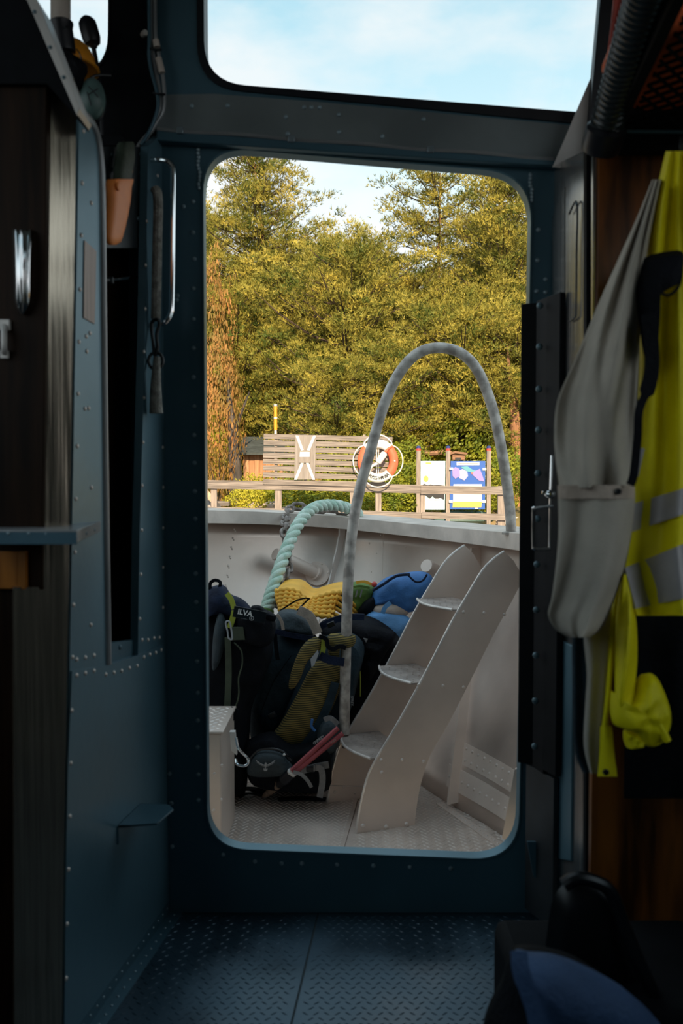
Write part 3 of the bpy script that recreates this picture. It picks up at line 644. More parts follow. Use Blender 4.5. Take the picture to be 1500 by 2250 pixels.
# old rope strap with hook, ring and tassel
rs = thing('rope_strap', PY(345, 910, 1.95), 'worn grey rope strap with iron hook and ring beside the grab handle', 'rope')
MB().tube(catmull([PY(340, 415, 1.96), PY(347, 440, 1.955), PY(345, 560, 1.955), PY(342, 700, 1.955)], 8), [.011] * 25, 10).build('rope', 'rope_grey', rs)
MB().tube(catmull([PY(334, 708, 1.955), PY(345, 702, 1.94), PY(350, 712, 1.945), PY(344, 735, 1.945), PY(346, 765, 1.945), PY(340, 780, 1.945), PY(336, 750, 1.95), PY(333, 725, 1.955)], 5, True), .0042, 8, closed=True).build('hook', 'steel_dark', rs)
rc = PY(342, 793, 1.945)
MB().tube([rc + V((.016 * math.cos(a * math.pi / 10), 0, .019 * math.sin(a * math.pi / 10))) for a in range(20)], .0036, 8, closed=True).build('ring', 'steel_dark', rs)
MB().tube(catmull([PY(345, 784, 1.94), PY(343, 820, 1.94), PY(342, 860, 1.94), PY(343, 908, 1.94)], 5), [.008] + [.008 + .008 * i / 15 for i in range(15)], 12).build('tassel', 'rope_grey', rs)

# knife in its sheath
kn = thing('sheath_knife', PL(250, 536, .0), 'dark green knife in an orange sheath hanging on the bolted plate', 'knife')
def flatloft(b, stations, n=16, d=None):
    """stations: (centre, half width, half thickness, across dir, out dir)"""
    vs = []
    for c, w, h, a, o in stations:
        for k in range(n):
            t = 2 * math.pi * k / n; cx, sx_ = math.cos(t), math.sin(t)
            vs.append(c + a * (w * math.copysign(abs(cx) ** .6, cx)) + o * (h * math.copysign(abs(sx_) ** .6, sx_)))
    m = len(stations)
    b.add(vs, [(i * n + k, i * n + (k + 1) % n, i * n + n + (k + 1) % n, i * n + n + k) for i in range(m - 1) for k in range(n)] + [tuple(range(n)), tuple((m - 1) * n + k for k in range(n))])
    return b
def kst(pts):
    out = []
    for px, py, wl_, wr_, th in pts:
        a, c_ = PL(px - wl_, py, .004), PL(px + wr_, py, .004); out.append(((a + c_) / 2, (c_ - a).length / 2, th, (c_ - a).normalized(), nP))
    return out
flatloft(MB(), kst([(267, 394, 26, 20, .013), (266, 400, 27, 20, .014), (264, 412, 27, 19, .013), (260, 440, 22, 21, .0125), (256, 470, 20, 20, .012), (252, 500, 18, 18, .011), (249, 520, 16, 16, .010), (248, 532, 12, 13, .008), (247, 538, 6, 7, .004)])).build('sheath', 'orange', kn, ang=50)
flatloft(MB(), kst([(276, 312, 9, 11, .009), (276, 318, 13, 13, .011), (275, 335, 13, 14, .012), (274, 350, 15, 15, .0125), (271, 375, 15, 14, .0115), (269, 398, 15, 14, .011)])).build('grip', 'knife_green', kn, ang=50)
flatloft(MB(), kst([(288, 345, 3, 3, .004), (286, 380, 3, 3, .004)])).build('clip', 'orange', kn)
MB().lathe([(.008, 0), (.008, .004), (.006, .005)], PL(257, 410, .016), nP, 12).build('button', 'orange', kn)

# small foot step on the partition
sz = .33
st = thing('foot_step', PZ(310, 1815, sz), 'small metal foot step low on the left partition', 'step')
s0, s1, s2, s3 = PZ(234, 1818, sz), PZ(345, 1813, sz), PZ(381, 1782, sz), PZ(372, 1772, sz)
sa = s0 - nP * ((s0 - pA).dot(nP) - .004); sb_ = s3 - nP * ((s3 - pA).dot(nP) - .004)
MB().prism([sa, s0, s1, s2, s3, sb_], (0, 0, .004)).build('plate', 'paint_teal', st, bevel=.001)
MB().prism([s0, sa, sa - UP * .035, s0 - UP * .035], V((.003, .001, 0))).build('flange', 'paint_teal', st, bevel=.0006)

# ------------------------------------------------------------------ starboard side of the cabin
# folded half door standing open at the jamb
hd = thing('half_door', V((.43, 1.9, .22)), 'dark folded half door with bolts standing open at the right jamb', 'door')
def slab(px0, px1, y0, y1, yn, yf):  # near px, far px
    a, c_ = PY(px0, 1125, yf), PY(px1, 1125, yn)
    return a, c_
z_t, z_b = PY(1150, 660, 1.99).z, PY(1150, 1688, 1.99).z
def vplate(x0, y0, x1, y1, zb_, zt_, th, nm, m, bev=.002):
    d = V((x1 - x0, y1 - y0, 0)).normalized(); nn = V((-d.y, d.x, 0))
    return MB().prism([V((x0, y0, zb_)), V((x1, y1, zb_)), V((x1, y1, zt_)), V((x0, y0, zt_))], nn * th).build(nm, m, hd, bevel=bev)
vplate(PY(1141, 1125, 2.03).x, 2.03, PY(1176, 1125, 2.03).x, 2.015, z_b, z_t, .012, 'rubber_edge', 'black_matte')
vplate(PY(1174, 1125, 2.0).x, 2.0, PY(1198, 1125, 1.95).x, 1.95, z_b, z_t, .012, 'hinge_strip', 'black_matte', .001)
vplate(PY(1197, 1125, 1.95).x, 1.95, PY(1226, 1125, 1.90).x, 1.90, z_b + .01, z_t, .014, 'leaf', 'black_matte')
for py in (672, 762, 855, 945, 1040, 1140, 1240, 1340, 1440, 1540, 1640): rivet(hd, PY(1186 - (py - 660) * .012, py, 1.962), (-.5, -1, 0), .008, 'rivet_dark')
vplate(PY(1160, 1125, 2.02).x, 2.02, PY(1222, 1125, 1.92).x, 1.92, PY(1150, 2010, 1.99).z, z_b, .012, 'lower_post', 'steel_dark', .001)
lt = MB(); lt.tube(catmull([PY(1213, 1112, 1.90), PY(1176, 1116, 1.88), PY(1172, 1125, 1.88), PY(1172, 1195, 1.88), PY(1176, 1206, 1.88), PY(1208, 1206, 1.89)], 4), .0042, 8)
lt.build('latch_loop', 'chrome', hd)
lt = MB(); lt.ball(PY(1208, 1086, 1.89), (.013, .012, .010), 10, 6); lt.box(PY(1196, 1082, 1.89), (.012, .01, .007)); lt.tube([PY(1212, 1000, 1.9), PY(1209, 1090, 1.9), PY(1207, 1210, 1.9)], .0035, 6)
lt.build('latch', 'chrome', hd, bevel=.001)
struct(MB().prism(xz([(1158, 1850), (1184, 1850), (1182, 1932), (1172, 1926)], 1.98), (0, .006, 0)).build('trim_6', 'paint_teal'), 'small pointed glint below the half door, put in as a plate')  # a triangular glint, modelled as a plate

# overhead rack with net
rz = 1.685
rk = thing('overhead_rack', V((.72, 1.3, rz)), 'black overhead net rack holding orange life jackets', 'rack')
bars = MB()
bars.bar(V((.49, 1.625, rz + .05)), V((.98, 1.625, rz + .05)), .03, .17); bars.build('front_rail', 'black_vinyl', rk, bevel=.003)
MB().bar(V((.37, .55, rz + .01)), V((.50, 1.62, rz + .0)), .02, .02).build('side_rail', 'black_vinyl', rk, bevel=.003)
MB().bar(V((.52, 1.603, rz - .004)), V((.98, 1.603, rz - .01)), .003, .006).build('edge_strip', 'paint_teal', rk)
net = MB(); x0, x1, y0, y1, pitch = .40, .98, .75, 1.60, .032
k = -40
while k < 60:
    for sg in (1, -1):
        # diagonal x = xs + sg*(y-y0)*0.9
        xs = x0 + k * pitch; ya, yb = y0, y1
        xa, xb = xs, xs + sg * (yb - ya) * .9
        # clip to the rack
        def clipt(v0, v1, lo, hi):
            if v0 == v1: return (0, 1) if lo <= v0 <= hi else None
            a, c_ = (lo - v0) / (v1 - v0), (hi - v0) / (v1 - v0)
            a, c_ = min(a, c_), max(a, c_); a, c_ = max(0, a), min(1, c_)
            return (a, c_) if a < c_ else None
        ct = clipt(xa, xb, x0 + .02, x1)
        if ct:
            g0, g1 = xa - (.39 + .1215 * (ya - .55)), xb - (.39 + .1215 * (yb - .55))
            if g0 < 0 and g1 < 0: ct = None
            elif g0 < 0: ct = (max(ct[0], -g0 / (g1 - g0)), ct[1])
            elif g1 < 0: ct = (ct[0], min(ct[1], g0 / (g0 - g1)))
            if ct and ct[0] >= ct[1]: ct = None
        if ct:
            P0, P1 = V((xa + (xb - xa) * ct[0], ya + (yb - ya) * ct[0], rz - .0)), V((xa + (xb - xa) * ct[1], ya + (yb - ya) * ct[1], rz - .0))
            if (P1 - P0).length > .03: net.tube([P0, P1], .0028, 5)
    k += 1
tag(net.build('net', 'black_vinyl', rk, recalc=False), None, None, kind='stuff')
random.seed(8)
for i, (lx, ly, w, h) in enumerate([(.56, 1.45, .22, .10), (.82, 1.45, .26, .11), (.57, 1.125, .22, .12), (.82, 1.125, .25, .12)]):
    ol = [V((lx + w / 2 * math.cos(a) * (1 + .15 * math.sin(3 * a + i)), ly + .155 * math.sin(a), rz + .07)) for a in [2 * math.pi * q / 12 for q in range(12)]]
    lj = MB().pillow(ol, .055, .058, UP, amp=.012, nscale=18, seed=i, power=3.5).build('life_jacket', 'vest_orange')
    tag(lj, ['orange life jacket at the front left of the net rack', 'orange life jacket at the front right of the net rack', 'orange life jacket behind the front left one in the net rack', 'orange life jacket behind the front right one in the net rack'][i], 'life jacket', 'life jackets in the overhead rack')
# corrugated hose along the rack
hs = thing('corrugated_hose', PY(1340, 310, 1.58), 'thick black corrugated hose along the edge of the overhead rack', 'hose')
hp0 = catmull([PY(1322, 318, 1.60), PY(1335, 270, 1.57), PY(1352, 210, 1.50), PY(1382, 110, 1.36), PY(1412, 10, 1.24), PY(1442, -90, 1.12)], 24)
hp = [hp0[0]]; acc = 0
for i in range(1, len(hp0)):
    a_, b_ = hp0[i - 1], hp0[i]; l_ = (b_ - a_).length; s_ = .003 - acc
    while s_ <= l_: hp.append(a_.lerp(b_, s_ / l_)); s_ += .003
    acc = l_ - (s_ - .003)
rr_ = [.025 + .006 * math.sin(i * 2 * math.pi / 6) for i in range(len(hp))]
MB().tube(hp, rr_, 18).build('tube', 'hose_black', hs, ang=80)
MB().lathe([(.034, -.01), (.036, .0), (.036, .03), (.030, .036)], hp[0], hp[12] - hp[0], 16).build('end_cuff', 'black_rubber', hs)
# red cloth strap by the window
stp = MB().drape([(-110, 1356, 1392), (0, 1346, 1378), (60, 1340, 1372), (110, 1334, 1362), (150, 1331, 1352), (178, 1333, 1342)], 1.80, .006, .012, lambda u, v: .006 * math.sin(u * 9 + v * 3), 14, 4).build('red_pennant', 'red_cloth')
tag(stp, 'folded red cloth hanging beside the corrugated hose', 'cloth')
kb = MB().ball(PY(1384, 26, 1.62), (.012, .012, .014), 12, 8); kb.build('knob', 'black_plastic', hs)

# hi-viz work jacket on its hook
jk = thing('work_jacket', PY(1400, 1700, 1.40), 'yellow and grey high visibility work jacket hanging on the right', 'jacket')
YJ = 1.36
fold1 = lambda u, v: .012 * math.sin(u * 11 + v * 2.2) + .008 * math.sin(u * 23 - v * 5)
MB().drape([(332, 1462, 1560), (400, 1446, 1570), (470, 1432, 1580), (555, 1420, 1590), (700, 1408, 1600), (850, 1402, 1605), (1000, 1394, 1610), (1090, 1386, 1612), (1190, 1376, 1612), (1260, 1368, 1612), (1345, 1393, 1612), (1350, 1396, 1612)], YJ + .02, .03, .05, lambda u, v: fold1(u, v) + .014 * v * math.sin(u * 16 + 1.4), 44, 6).build('body', 'hiviz', jk)
def band(y0l, y0r, y1l, y1r, xl0, xl1, nm='reflective_band', m='reflective', dy=.006):
    rows = []
    b_ = MB(); n = 40; vs = []; fs = []
    for r in range(2):
        for k in range(n):
            u = k / (n - 1); xl = (xl0, xl1)[r]; x = xl + (1612 - xl) * u
            py = ((y0l, y1l)[r]) + (((y0r, y1r)[r]) - ((y0l, y1l)[r])) * u - 26 * math.sin(min(1, u * 1.15) * math.pi) * (1 if u < .87 else 0) * .0
            v = (py - 332) / (1350 - 332)
            vs.append((x, py, YJ + .02 - .05 * math.sin(math.pi * u) ** .7 - (fold1(u, v) + .014 * v * math.sin(u * 16 + 1.4)) - dy))
    pts3 = [PY(*p) for p in vs] + [PY(p[0], p[1], p[2] + .004) for p in vs]; o = 2 * n
    for k in range(n - 1):
        fs += [(k, k + 1, n + k + 1, n + k), (o + k, o + n + k, o + n + k + 1, o + k + 1), (k, o + k, o + k + 1, k + 1), (n + k, n + k + 1, o + n + k + 1, o + n + k)]
    return b_.add(pts3, fs).build(nm, m, jk)
band(1108, 1040, 1172, 1092, 1386, 1378); band(1250, 1150, 1338, 1292, 1367, 1391)
# grey near sleeve with cuff and pocket-like lower sleeve
MB().drape([(395, 1432, 1452), (470, 1402, 1436), (560, 1362, 1420), (640, 1326, 1412), (720, 1292, 1406), (800, 1258, 1402), (880, 1224, 1398), (960, 1217, 1393), (1030, 1222, 1388), (1072, 1226, 1386)], YJ - .02, .05, .045, lambda u, v: .020 * math.sin(u * 9 + v * 5) * v + .010 * math.sin(u * 17 - v * 6), 36, 6).build('sleeve', 'jacket_grey', jk)
MB().drape([(1066, 1224, 1394), (1110, 1226, 1394), (1180, 1226, 1386), (1250, 1220, 1372), (1310, 1212, 1352), (1352, 1204, 1336), (1384, 1222, 1318), (1400, 1248, 1296)], YJ - .03, .05, .05, lambda u, v: .012 * math.sin(u * 8 + 2) + .012 * v * math.sin(u * 8 + 2 + v * 2) + .014 * math.sin(u * 15 + v * 4) * v, 36, 6).build('cuff', 'jacket_grey', jk)
MB().drape([(1066, 1224, 1394), (1078, 1225, 1394), (1096, 1226, 1393)], YJ - .036, .052, .05, lambda u, v: .012 * math.sin(u * 8 + 2), 30, 3).build('cuff_seam', 'beige_cloth', jk)
MB().lathe([(.005, 0), (.005, .003), (.003, .0045)], PY(1357, 1080, YJ - .088), BACK, 10).build('snap_button', 'black_plastic', jk)
# long inner lining and front edge
MB().drape([(1330, 1290, 1352), (1400, 1282, 1342), (1480, 1288, 1334), (1560, 1284, 1328), (1640, 1282, 1320), (1700, 1296, 1314)], YJ + .05, .02, .018, lambda u, v: .006 * math.sin(u * 6 + 1), 14, 5).build('lining', 'jacket_grey', jk)
MB().drape([(1330, 1258, 1292), (1420, 1256, 1290), (1560, 1258, 1290), (1650, 1262, 1294), (1698, 1280, 1312)], YJ + .07, .02, .012, lambda u, v: .006 * math.sin(u * 6 + 1), 14, 5).build('lining_fold', 'slate_cloth', jk)
MB().drape([(1230, 1358, 1372), (1320, 1346, 1362), (1420, 1338, 1350), (1520, 1330, 1342), (1590, 1322, 1336), (1600, 1318, 1344), (1660, 1316, 1350), (1706, 1312, 1356)], YJ + .02, .01, .010, lambda u, v: 0, 10, 5).build('front_edge', 'hiviz', jk)
MB().lathe([(.005, 0), (.005, .003), (.003, .004)], PY(1330, 1696, YJ + .006), BACK, 10).build('snap_button', 'black_plastic', jk)
# far sleeve
MB().drape([(1262, 1366, 1380), (1310, 1358, 1390), (1370, 1352, 1398), (1440, 1350, 1400), (1500, 1350, 1396), (1540, 1352, 1394), (1570, 1362, 1392)], YJ - .0, .05, .03, lambda u, v: .006 * math.sin(u * 7 + v * 8), 18, 5).build('sleeve', 'hiviz', jk)
MB().pillow([PY(*p, YJ + .0) for p in [(1344, 1520), (1362, 1545), (1390, 1530), (1420, 1480), (1450, 1500), (1468, 1570), (1455, 1625), (1420, 1640), (1388, 1606), (1345, 1588)]], .04, .04, BACK, amp=.018, nscale=24, rings=10, sub=5).build('bunched_cuff', 'hiviz', jk)
MB().pillow([PY(*p, YJ + .01) for p in [(1372, 1606), (1400, 1612), (1418, 1620), (1412, 1634), (1390, 1644), (1374, 1640)]], .02, .02, BACK, amp=.01, nscale=50).build('cuff_tab', 'hiviz', jk)
MB().tube(catmull([PY(1440, 1582, YJ - .03), PY(1452, 1600, YJ - .03), PY(1466, 1628, YJ - .03)], 4), .006, 8).build('drawcord', 'hiviz', jk)
# black collar, strap and cord
MB().pillow([PY(*p, YJ - .045) for p in [(1400, 600), (1412, 570), (1445, 556), (1498, 552), (1500, 590), (1492, 622), (1450, 612), (1432, 630), (1428, 700), (1436, 760), (1430, 800), (1414, 780), (1402, 700), (1396, 640)]], .025, .02, BACK, amp=.004, rings=6, sub=4).build('collar', 'black_cloth', jk)
MB().ribbon(catmull([PY(1424, 690, YJ - .07), PY(1432, 790, YJ - .07), PY(1424, 850, YJ - .075), PY(1404, 900, YJ - .08), PY(1400, 960, YJ - .08), PY(1392, 1040, YJ - .08), PY(1384, 1066, YJ - .08)], 5), [.022] * 12 + [.012] * 19, BACK, .003).build('strap', 'black_cloth', jk)
MB().tube(catmull([PY(1448, 615, YJ - .08), PY(1452, 642, YJ - .085), PY(1470, 648, YJ - .085), PY(1490, 630, YJ - .085), PY(1496, 606, YJ - .08)], 5), .0022, 6).build('cord_loop', 'black_cloth', jk)
MB().prism([PY(*p, YJ - .072) for p in [(1404, 984), (1416, 986), (1402, 1048), (1389, 1044)]], (0, .003, 0)).build('reflective_tab', 'reflective', jk)
MB().tube([PY(1500, 325, YJ + .03), PY(1500, 300, 1.6)], .006, 8).build('hanger_hook', 'steel_dark', jk)

# seat and bags in the near right corner
se = thing('folding_seat', V((.45, 1.35, 0)), 'glossy black seat with curved back in the dark right corner', 'seat')
MB().pillow([PY(*p, 1.38) for p in [(1190, 2260), (1205, 2020), (1235, 1945), (1290, 1928), (1345, 1950), (1370, 2050), (1420, 2150), (1450, 2270), (1350, 2330), (1230, 2330)]], .03, .03, BACK, rings=6).build('backrest', 'black_plastic', se)
MB().tube(catmull([PY(1238, 1945, 1.34), PY(1268, 1930, 1.34), PY(1310, 1938, 1.34), PY(1344, 1964, 1.34), PY(1372, 2040, 1.34), PY(1405, 2120, 1.33), PY(1470, 2260, 1.32)], 5), .011, 10).build('back_frame', 'black_plastic', se)
MB().box((.46, 1.42, .12), (.36, .3, .24)).build('base', 'black_vinyl', se, bevel=.02)
ck = MB().drape([(560, 1420, 1600), (700, 1400, 1620), (1000, 1385, 1620), (1300, 1378, 1620), (1600, 1372, 1610), (1740, 1370, 1600), (1752, 1372, 1600)], 1.53, .03, .03, lambda u, v: .012 * math.sin(u * 12 + v * 3), 24, 5).build('dark_coat', 'black_cloth')
tag(ck, 'black coat hanging behind the yellow jacket', 'coat')
bgk = MB().pillow([PY(*p, 1.16) for p in [(1050, 2330), (1062, 2260), (1100, 2180), (1118, 2120), (1150, 2095), (1250, 2110), (1330, 2150), (1420, 2220), (1500, 2330), (1500, 2500), (1050, 2500)]], .10, .08, BACK, amp=.006, rings=8).build('rucksack', 'black_cloth')
tag(bgk, 'black rucksack on the floor beneath the folded blue garment', 'bag')
bl = thing('blue_garment', PY(1280, 2260, 1.1), 'dark blue garment lying over the black rucksack in the near right corner', 'garment')
MB().pillow([PY(*p, 1.09) for p in [(1124, 2100), (1160, 2104), (1210, 2108), (1270, 2126), (1340, 2160), (1410, 2205), (1470, 2290), (1440, 2380), (1300, 2400), (1180, 2300), (1150, 2200), (1128, 2150)]], .05, .05, BACK, amp=.008, nscale=14, rings=8).build('cloth', 'blue_near', bl)
MB().ribbon(catmull([PY(1140, 2090, 1.03), PY(1144, 2130, 1.02), PY(1160, 2180, 1.015), PY(1180, 2240, 1.01)], 4), .02, BACK, .004).build('hem', 'blue_near', bl)
# ------------------------------------------------------------------ the bow
ZD = -.15
bot = [V(p) for p in [(-.95, 2.1, 0), (-.93, 2.5, 0), (-.86, 3.05, 0), (-.66, 3.55, 0), (-.35, 3.82, 0), (-.05, 3.88, 0), (.17, 3.66, 0), (.36, 3.22, 0), (.54, 2.86, 0), (.68, 2.45, 0), (.75, 2.1, 0)]]
top = [PY(-700, 1150, 2.12), PY(-300, 1149, 2.7), PY(160, 1149, 3.4), PY(450, 1150, 3.95), PY(590, 1153, 4.2), PY(720, 1160, 4.3), PY(830, 1171, 4.2), PY(955, 1186, 3.85), PY(1075, 1201, 3.35), PY(1180, 1217, 2.8), PY(1360, 1250, 2.15)]
botc, topc = catmull(bot, 8), catmull(top, 8); NB = len(botc)
def inward(i):
    a = min(i, NB - 2); tg = topc[a + 1] - topc[a]; tg.z = 0; tg.normalize(); return V((tg.y, -tg.x, 0))
topo = [topc[i] - inward(i) * .13 for i in range(NB)]      # plating stands outboard of the gunwale's inner edge
def bw(i, t, off=0.0):
    """point on the bulwark: i along, t from deck (0) to gunwale (1)"""
    f = i; a = int(max(0, min(NB - 2, math.floor(f)))); w = f - a
    b0 = botc[a].lerp(botc[a + 1], w); t0 = topo[a].lerp(topo[a + 1], w)
    b0 = V((b0.x, b0.y, ZD)); h = t ** .85
    g = math.sin(math.pi / 2 * t) ** 1.1; p = V((b0.x + (t0.x - b0.x) * g, b0.y + (t0.y - b0.y) * g, b0.z + (t0.z - b0.z) * t))
    if off:
        tg = (botc[a + 1] - botc[a]).normalized(); p = p + V((tg.y, -tg.x, 0)) * off
    return p
NT = 14
bb = MB(); bb.add([bw(i, j / NT) for i in range(NB) for j in range(NT + 1)], [(i * (NT + 1) + j, i * (NT + 1) + j + 1, (i + 1) * (NT + 1) + j + 1, (i + 1) * (NT + 1) + j) for i in range(NB - 1) for j in range(NT)])
bul = struct(bb.build('wall_bulwark', 'alu_hull', recalc=False), 'flared grey metal bulwark around the bow')
so = bul.modifiers.new('thick', 'SOLIDIFY'); so.thickness = .008; so.offset = 0
def find_i(px, t):
    best = None
    for k in range(10 * (NB - 1)):
        i = k / 10; p = bw(i, t); q = p - CAM; yy = q.y * _c - q.z * _s
        x = CX + F * q.x / yy
        if best is None or abs(x - px) < best[0]: best = (abs(x - px), i)
    return best[1]
# gunwale: flat inner face and capping
gb = MB(); vs = []; fs = []
for i in range(NB):
    p, nn = topc[i], inward(i)
    for q in (p, p + UP * .062, p - nn * .20 + UP * .070, p - nn * .20 - UP * .0): vs.append(q)
for i in range(NB - 1):
    for k in range(4): fs.append((i * 4 + k, i * 4 + (k + 1) % 4, i * 4 + 4 + (k + 1) % 4, i * 4 + 4 + k))
gun = struct(gb.add(vs, fs).build('trim_gunwale', 'alu_bow_light', bevel=.002, ang=25), 'pale metal gunwale capping round the bow')
nin = lambda i: (lambda tg: V((tg.y, -tg.x, .35)).normalized())((botc[min(int(i) + 1, NB - 1)] - botc[min(int(i), NB - 2)]).normalized())
for k in range(12):
    t = .97 - .045 * k
    for dx in (0, .45):
        i = find_i(513 - 3.2 * k, t) + dx * .25 ; rivet(bul, bw(i, t - dx * .02, .004), nin(i), .0055, 'rivet_alu')
ii = find_i(757, .9)
rb = MB(); rv = []; rf = []
for k in range(15):
    t = 1 - .5 * k / 14
    ik = find_i(757 - 62 * (k / 14) ** 1.5, t)
    for d_i, off in ((0, .004), (.16, .004), (.16, .06), (0, .06)): rv.append(bw(ik + d_i, t, off))
for k in range(14):
    for q in range(4): rf.append((k * 4 + q, k * 4 + (q + 1) % 4, k * 4 + 4 + (q + 1) % 4, k * 4 + 4 + q))
rf += [(0, 1, 2, 3), (56, 59, 58, 57)]
rb.add(rv, rf).build('frame_rib', 'rib_bright', bul)
i2 = find_i(842, .9)
MB().tube([bw(i2, 1 - .5 * k / 10, .002) for k in range(11)], .003, 6).build('plate_seam', 'alu_bow', bul)
for px, py in [(812, 1190), (838, 1178), (828, 1221), (817, 1253), (892, 1205), (932, 1212)]:
    best = min(((bw(find_i(px, t / 40), t / 40, .003), t) for t in range(20, 40)), key=lambda q: abs((CY - F * ((q[0] - CAM).dot(V((0, _s, _c)))) / ((q[0] - CAM).dot(V((0, _c, -_s))))) - py)); rivet(bul, best[0], (-.2, -1, .3), .005, 'rivet_alu')
# starboard frame and riveted angles at the foot of the bulwark
for ip, mt_ in ((find_i(1030, .35), 'alu_bow'),):
    fr_ = MB(); rv = []
    for k in range(12):
        t = .02 + .95 * k / 11
        for d_i, off in ((0, .002), (.16, .002), (.16, .05), (0, .05)): rv.append(bw(ip + d_i, t, off))
    fr_.add(rv, [(k * 4 + q, k * 4 + (q + 1) % 4, k * 4 + 4 + (q + 1) % 4, k * 4 + 4 + q) for k in range(11) for q in range(4)] + [(0, 1, 2, 3), (44, 47, 46, 45)]).build('frame_rib', 'alu_bow', bul)
i_a, i_b = find_i(985, .05), NB - 1.2
for tt, off in ((.17, .006), (.085, .010)):
    sm = MB(); rv = []; m = 12
    for k in range(m):
        i = i_a + (i_b - i_a) * k / (m - 1)
        for t_, o_2 in ((tt - .034, .001), (tt + .034, .001), (tt + .034, off), (tt - .034, off)): rv.append(bw(i, t_, o_2))
    sm.add(rv, [(k * 4 + q, k * 4 + (q + 1) % 4, k * 4 + 4 + (q + 1) % 4, k * 4 + 4 + q) for k in range(m - 1) for q in range(4)] + [(0, 1, 2, 3)]).build('lap_strip', 'alu_bow', bul)
    for k in range(26):
        i = i_a + .3 + (i_b - i_a) * k / 30
        for dt in ((-.018, .018) if tt > .1 else (0,)): rivet(bul, bw(i, tt + dt, off), nin(i), .0062, 'rivet_alu')
# deck plates
dk = struct(MB().prism([V((p.x * 1.0, p.y, ZD - .02)) for p in botc], (0, 0, .015)).build('bow_deck', 'tread_out'), 'metal tread plate deck of the bow')
sA, sB = PZ(785, 1762, ZD), PZ(755, 1868, ZD)
dsx = lambda y: sA.x + (sB.x - sA.x) * (sA.y - y) / (sA.y - sB.y)
from_poly = lambda f: [V((p.x, p.y, ZD - .005)) for p in f]
def inside(x, y, poly):
    c = False; n = len(poly)
    for i in range(n):
        a, b_ = poly[i], poly[i - 1]
        if (a.y > y) != (b_.y > y) and x < (b_.x - a.x) * (y - a.y) / (b_.y - a.y) + a.x: c = not c
    return c
pl_l = [p for p in botc if p.x < dsx(p.y)]; pl_r = [p for p in botc if p.x >= dsx(p.y)]
cross = min(pl_r, key=lambda p: abs(p.x - dsx(p.y)))
left = [V((p.x, p.y, 0)) for p in pl_l] + [V((dsx(3.8) - .002, 3.8, 0)), V((dsx(2.11) - .002, 2.11, 0))]
right = [V((dsx(2.11) + .002, 2.11, 0)), V((dsx(3.78) + .002, 3.78, 0))] + [V((p.x, p.y, 0)) for p in pl_r]
for nm, po in (('l', left), ('r', right)):
    p = MB().prism([V((q.x, q.y, ZD - .004)) for q in po], (0, 0, .004)).build('deck_plate', 'tread_out', dk, smooth=False)
    tb = MB(); tread_bars(tb, -.6, .68, 2.55, 3.55, ZD, dx=.021, dy=.0135, l=.018, w=.005, h=.0026, test=lambda x, y: inside(x, y, botc) and (x < dsx(y) - .02 if nm == 'l' else x > dsx(y) + .02))
    tag(tb.build('tread_pattern', 'tread_bar', p, recalc=False, smooth=False), None, None, kind='stuff')
for t in range(30):
    y = 2.65 + .021 * t; rivet(dk, V((dsx(y) - .018, y, ZD)), UP, .0035, 'rivet_alu')
# deck edge angle on the starboard side
ea = MB(); e0, e1 = V((.375, 3.15, ZD)), V((.60, 2.62, ZD))
de = (e1 - e0).normalized(); dn = V((-de.y, de.x, 0)); dn = dn if dn.x < 0 else -dn
ea.prism([e0, e1, e1 + dn * .03, e0 + dn * .03], UP * .004); eao = ea.build('edge_angle', 'alu_bow', dk, bevel=.001)
for k in range(26): rivet(dk, e0.lerp(e1, (k + .5) / 26) + dn * .016 + UP * .004, UP, .0042, 'rivet_alu')
# after post of the bulwark beside the doorway, with a bit of floor plate
struct(MB().prism(xz([(1130, 1690), (1142, 1690), (1142, 1790), (1112, 1848), (1102, 1842)], 2.45), (.01, .02, 0)).build('trim_7', 'alu_bow', bevel=.001), 'slanting metal edge at the lower right corner of the doorway')
struct(MB().prism([PZ(*p, -.03) for p in [(1098, 1838), (1135, 1838), (1135, 1852), (1108, 1856)]], UP * .004).build('trim_8', 'alu', bevel=.001), 'small metal plate in the lower right corner of the doorway')

# ladder of two plate stringers and three treads
q0 = PZ(783, 1832, ZD); q1 = PZ(720, 1764, ZD); TV = q1 - q0; TV.z = 0
sdir = V((TV.y, -TV.x, 0)).normalized(); nL = TV.normalized()
SL = lambda px, py: PP(px, py, q0, nL)
L_left = [(783, 1832), (788, 1795), (798, 1745), (812, 1698), (838, 1650), (880, 1580), (940, 1470), (990, 1372), (1030, 1303), (1060, 1254), (1085, 1228), (1108, 1212)]
L_right = [(1150, 1270), (1122, 1325), (1085, 1392), (1040, 1482), (985, 1590), (945, 1660), (925, 1720), (914, 1780), (910, 1833)]
ld = thing('boarding_ladder', q0 + V((.15, .15, 0)), 'grey metal boarding ladder with curved side plates and three treads', 'ladder')
poly = catmull([SL(*p) for p in L_left], 3) + [SL(1128, 1232)] + catmull([SL(*p) for p in L_right], 3)
poly = [p for p in poly]
near = MB().prism(poly, nL * .007).build('stringer', 'alu_bow', ld, bevel=.0015)
far = MB().prism([p + TV for p in poly], nL * .007).build('stringer', 'alu_bow', ld, bevel=.0015)
def edge_tube(pts, parent): MB().tube(pts, .0045, 6).build('rolled_edge', 'edge_bright', parent)
edge_tube([p + nL * .003 for p in catmull([SL(*p) for p in L_left], 3)], near); edge_tube([p + nL * .003 + TV for p in catmull([SL(*p) for p in L_left], 3)], far)
for px, py in [(1018, 1345), (1063, 1347), (1108, 1350), (920, 1505), (973, 1507), (1018, 1510), (837, 1670), (883, 1670), (930, 1673), (838, 1697)]: rivet(near, SL(px, py), -nL, .0068, 'rivet_alu')
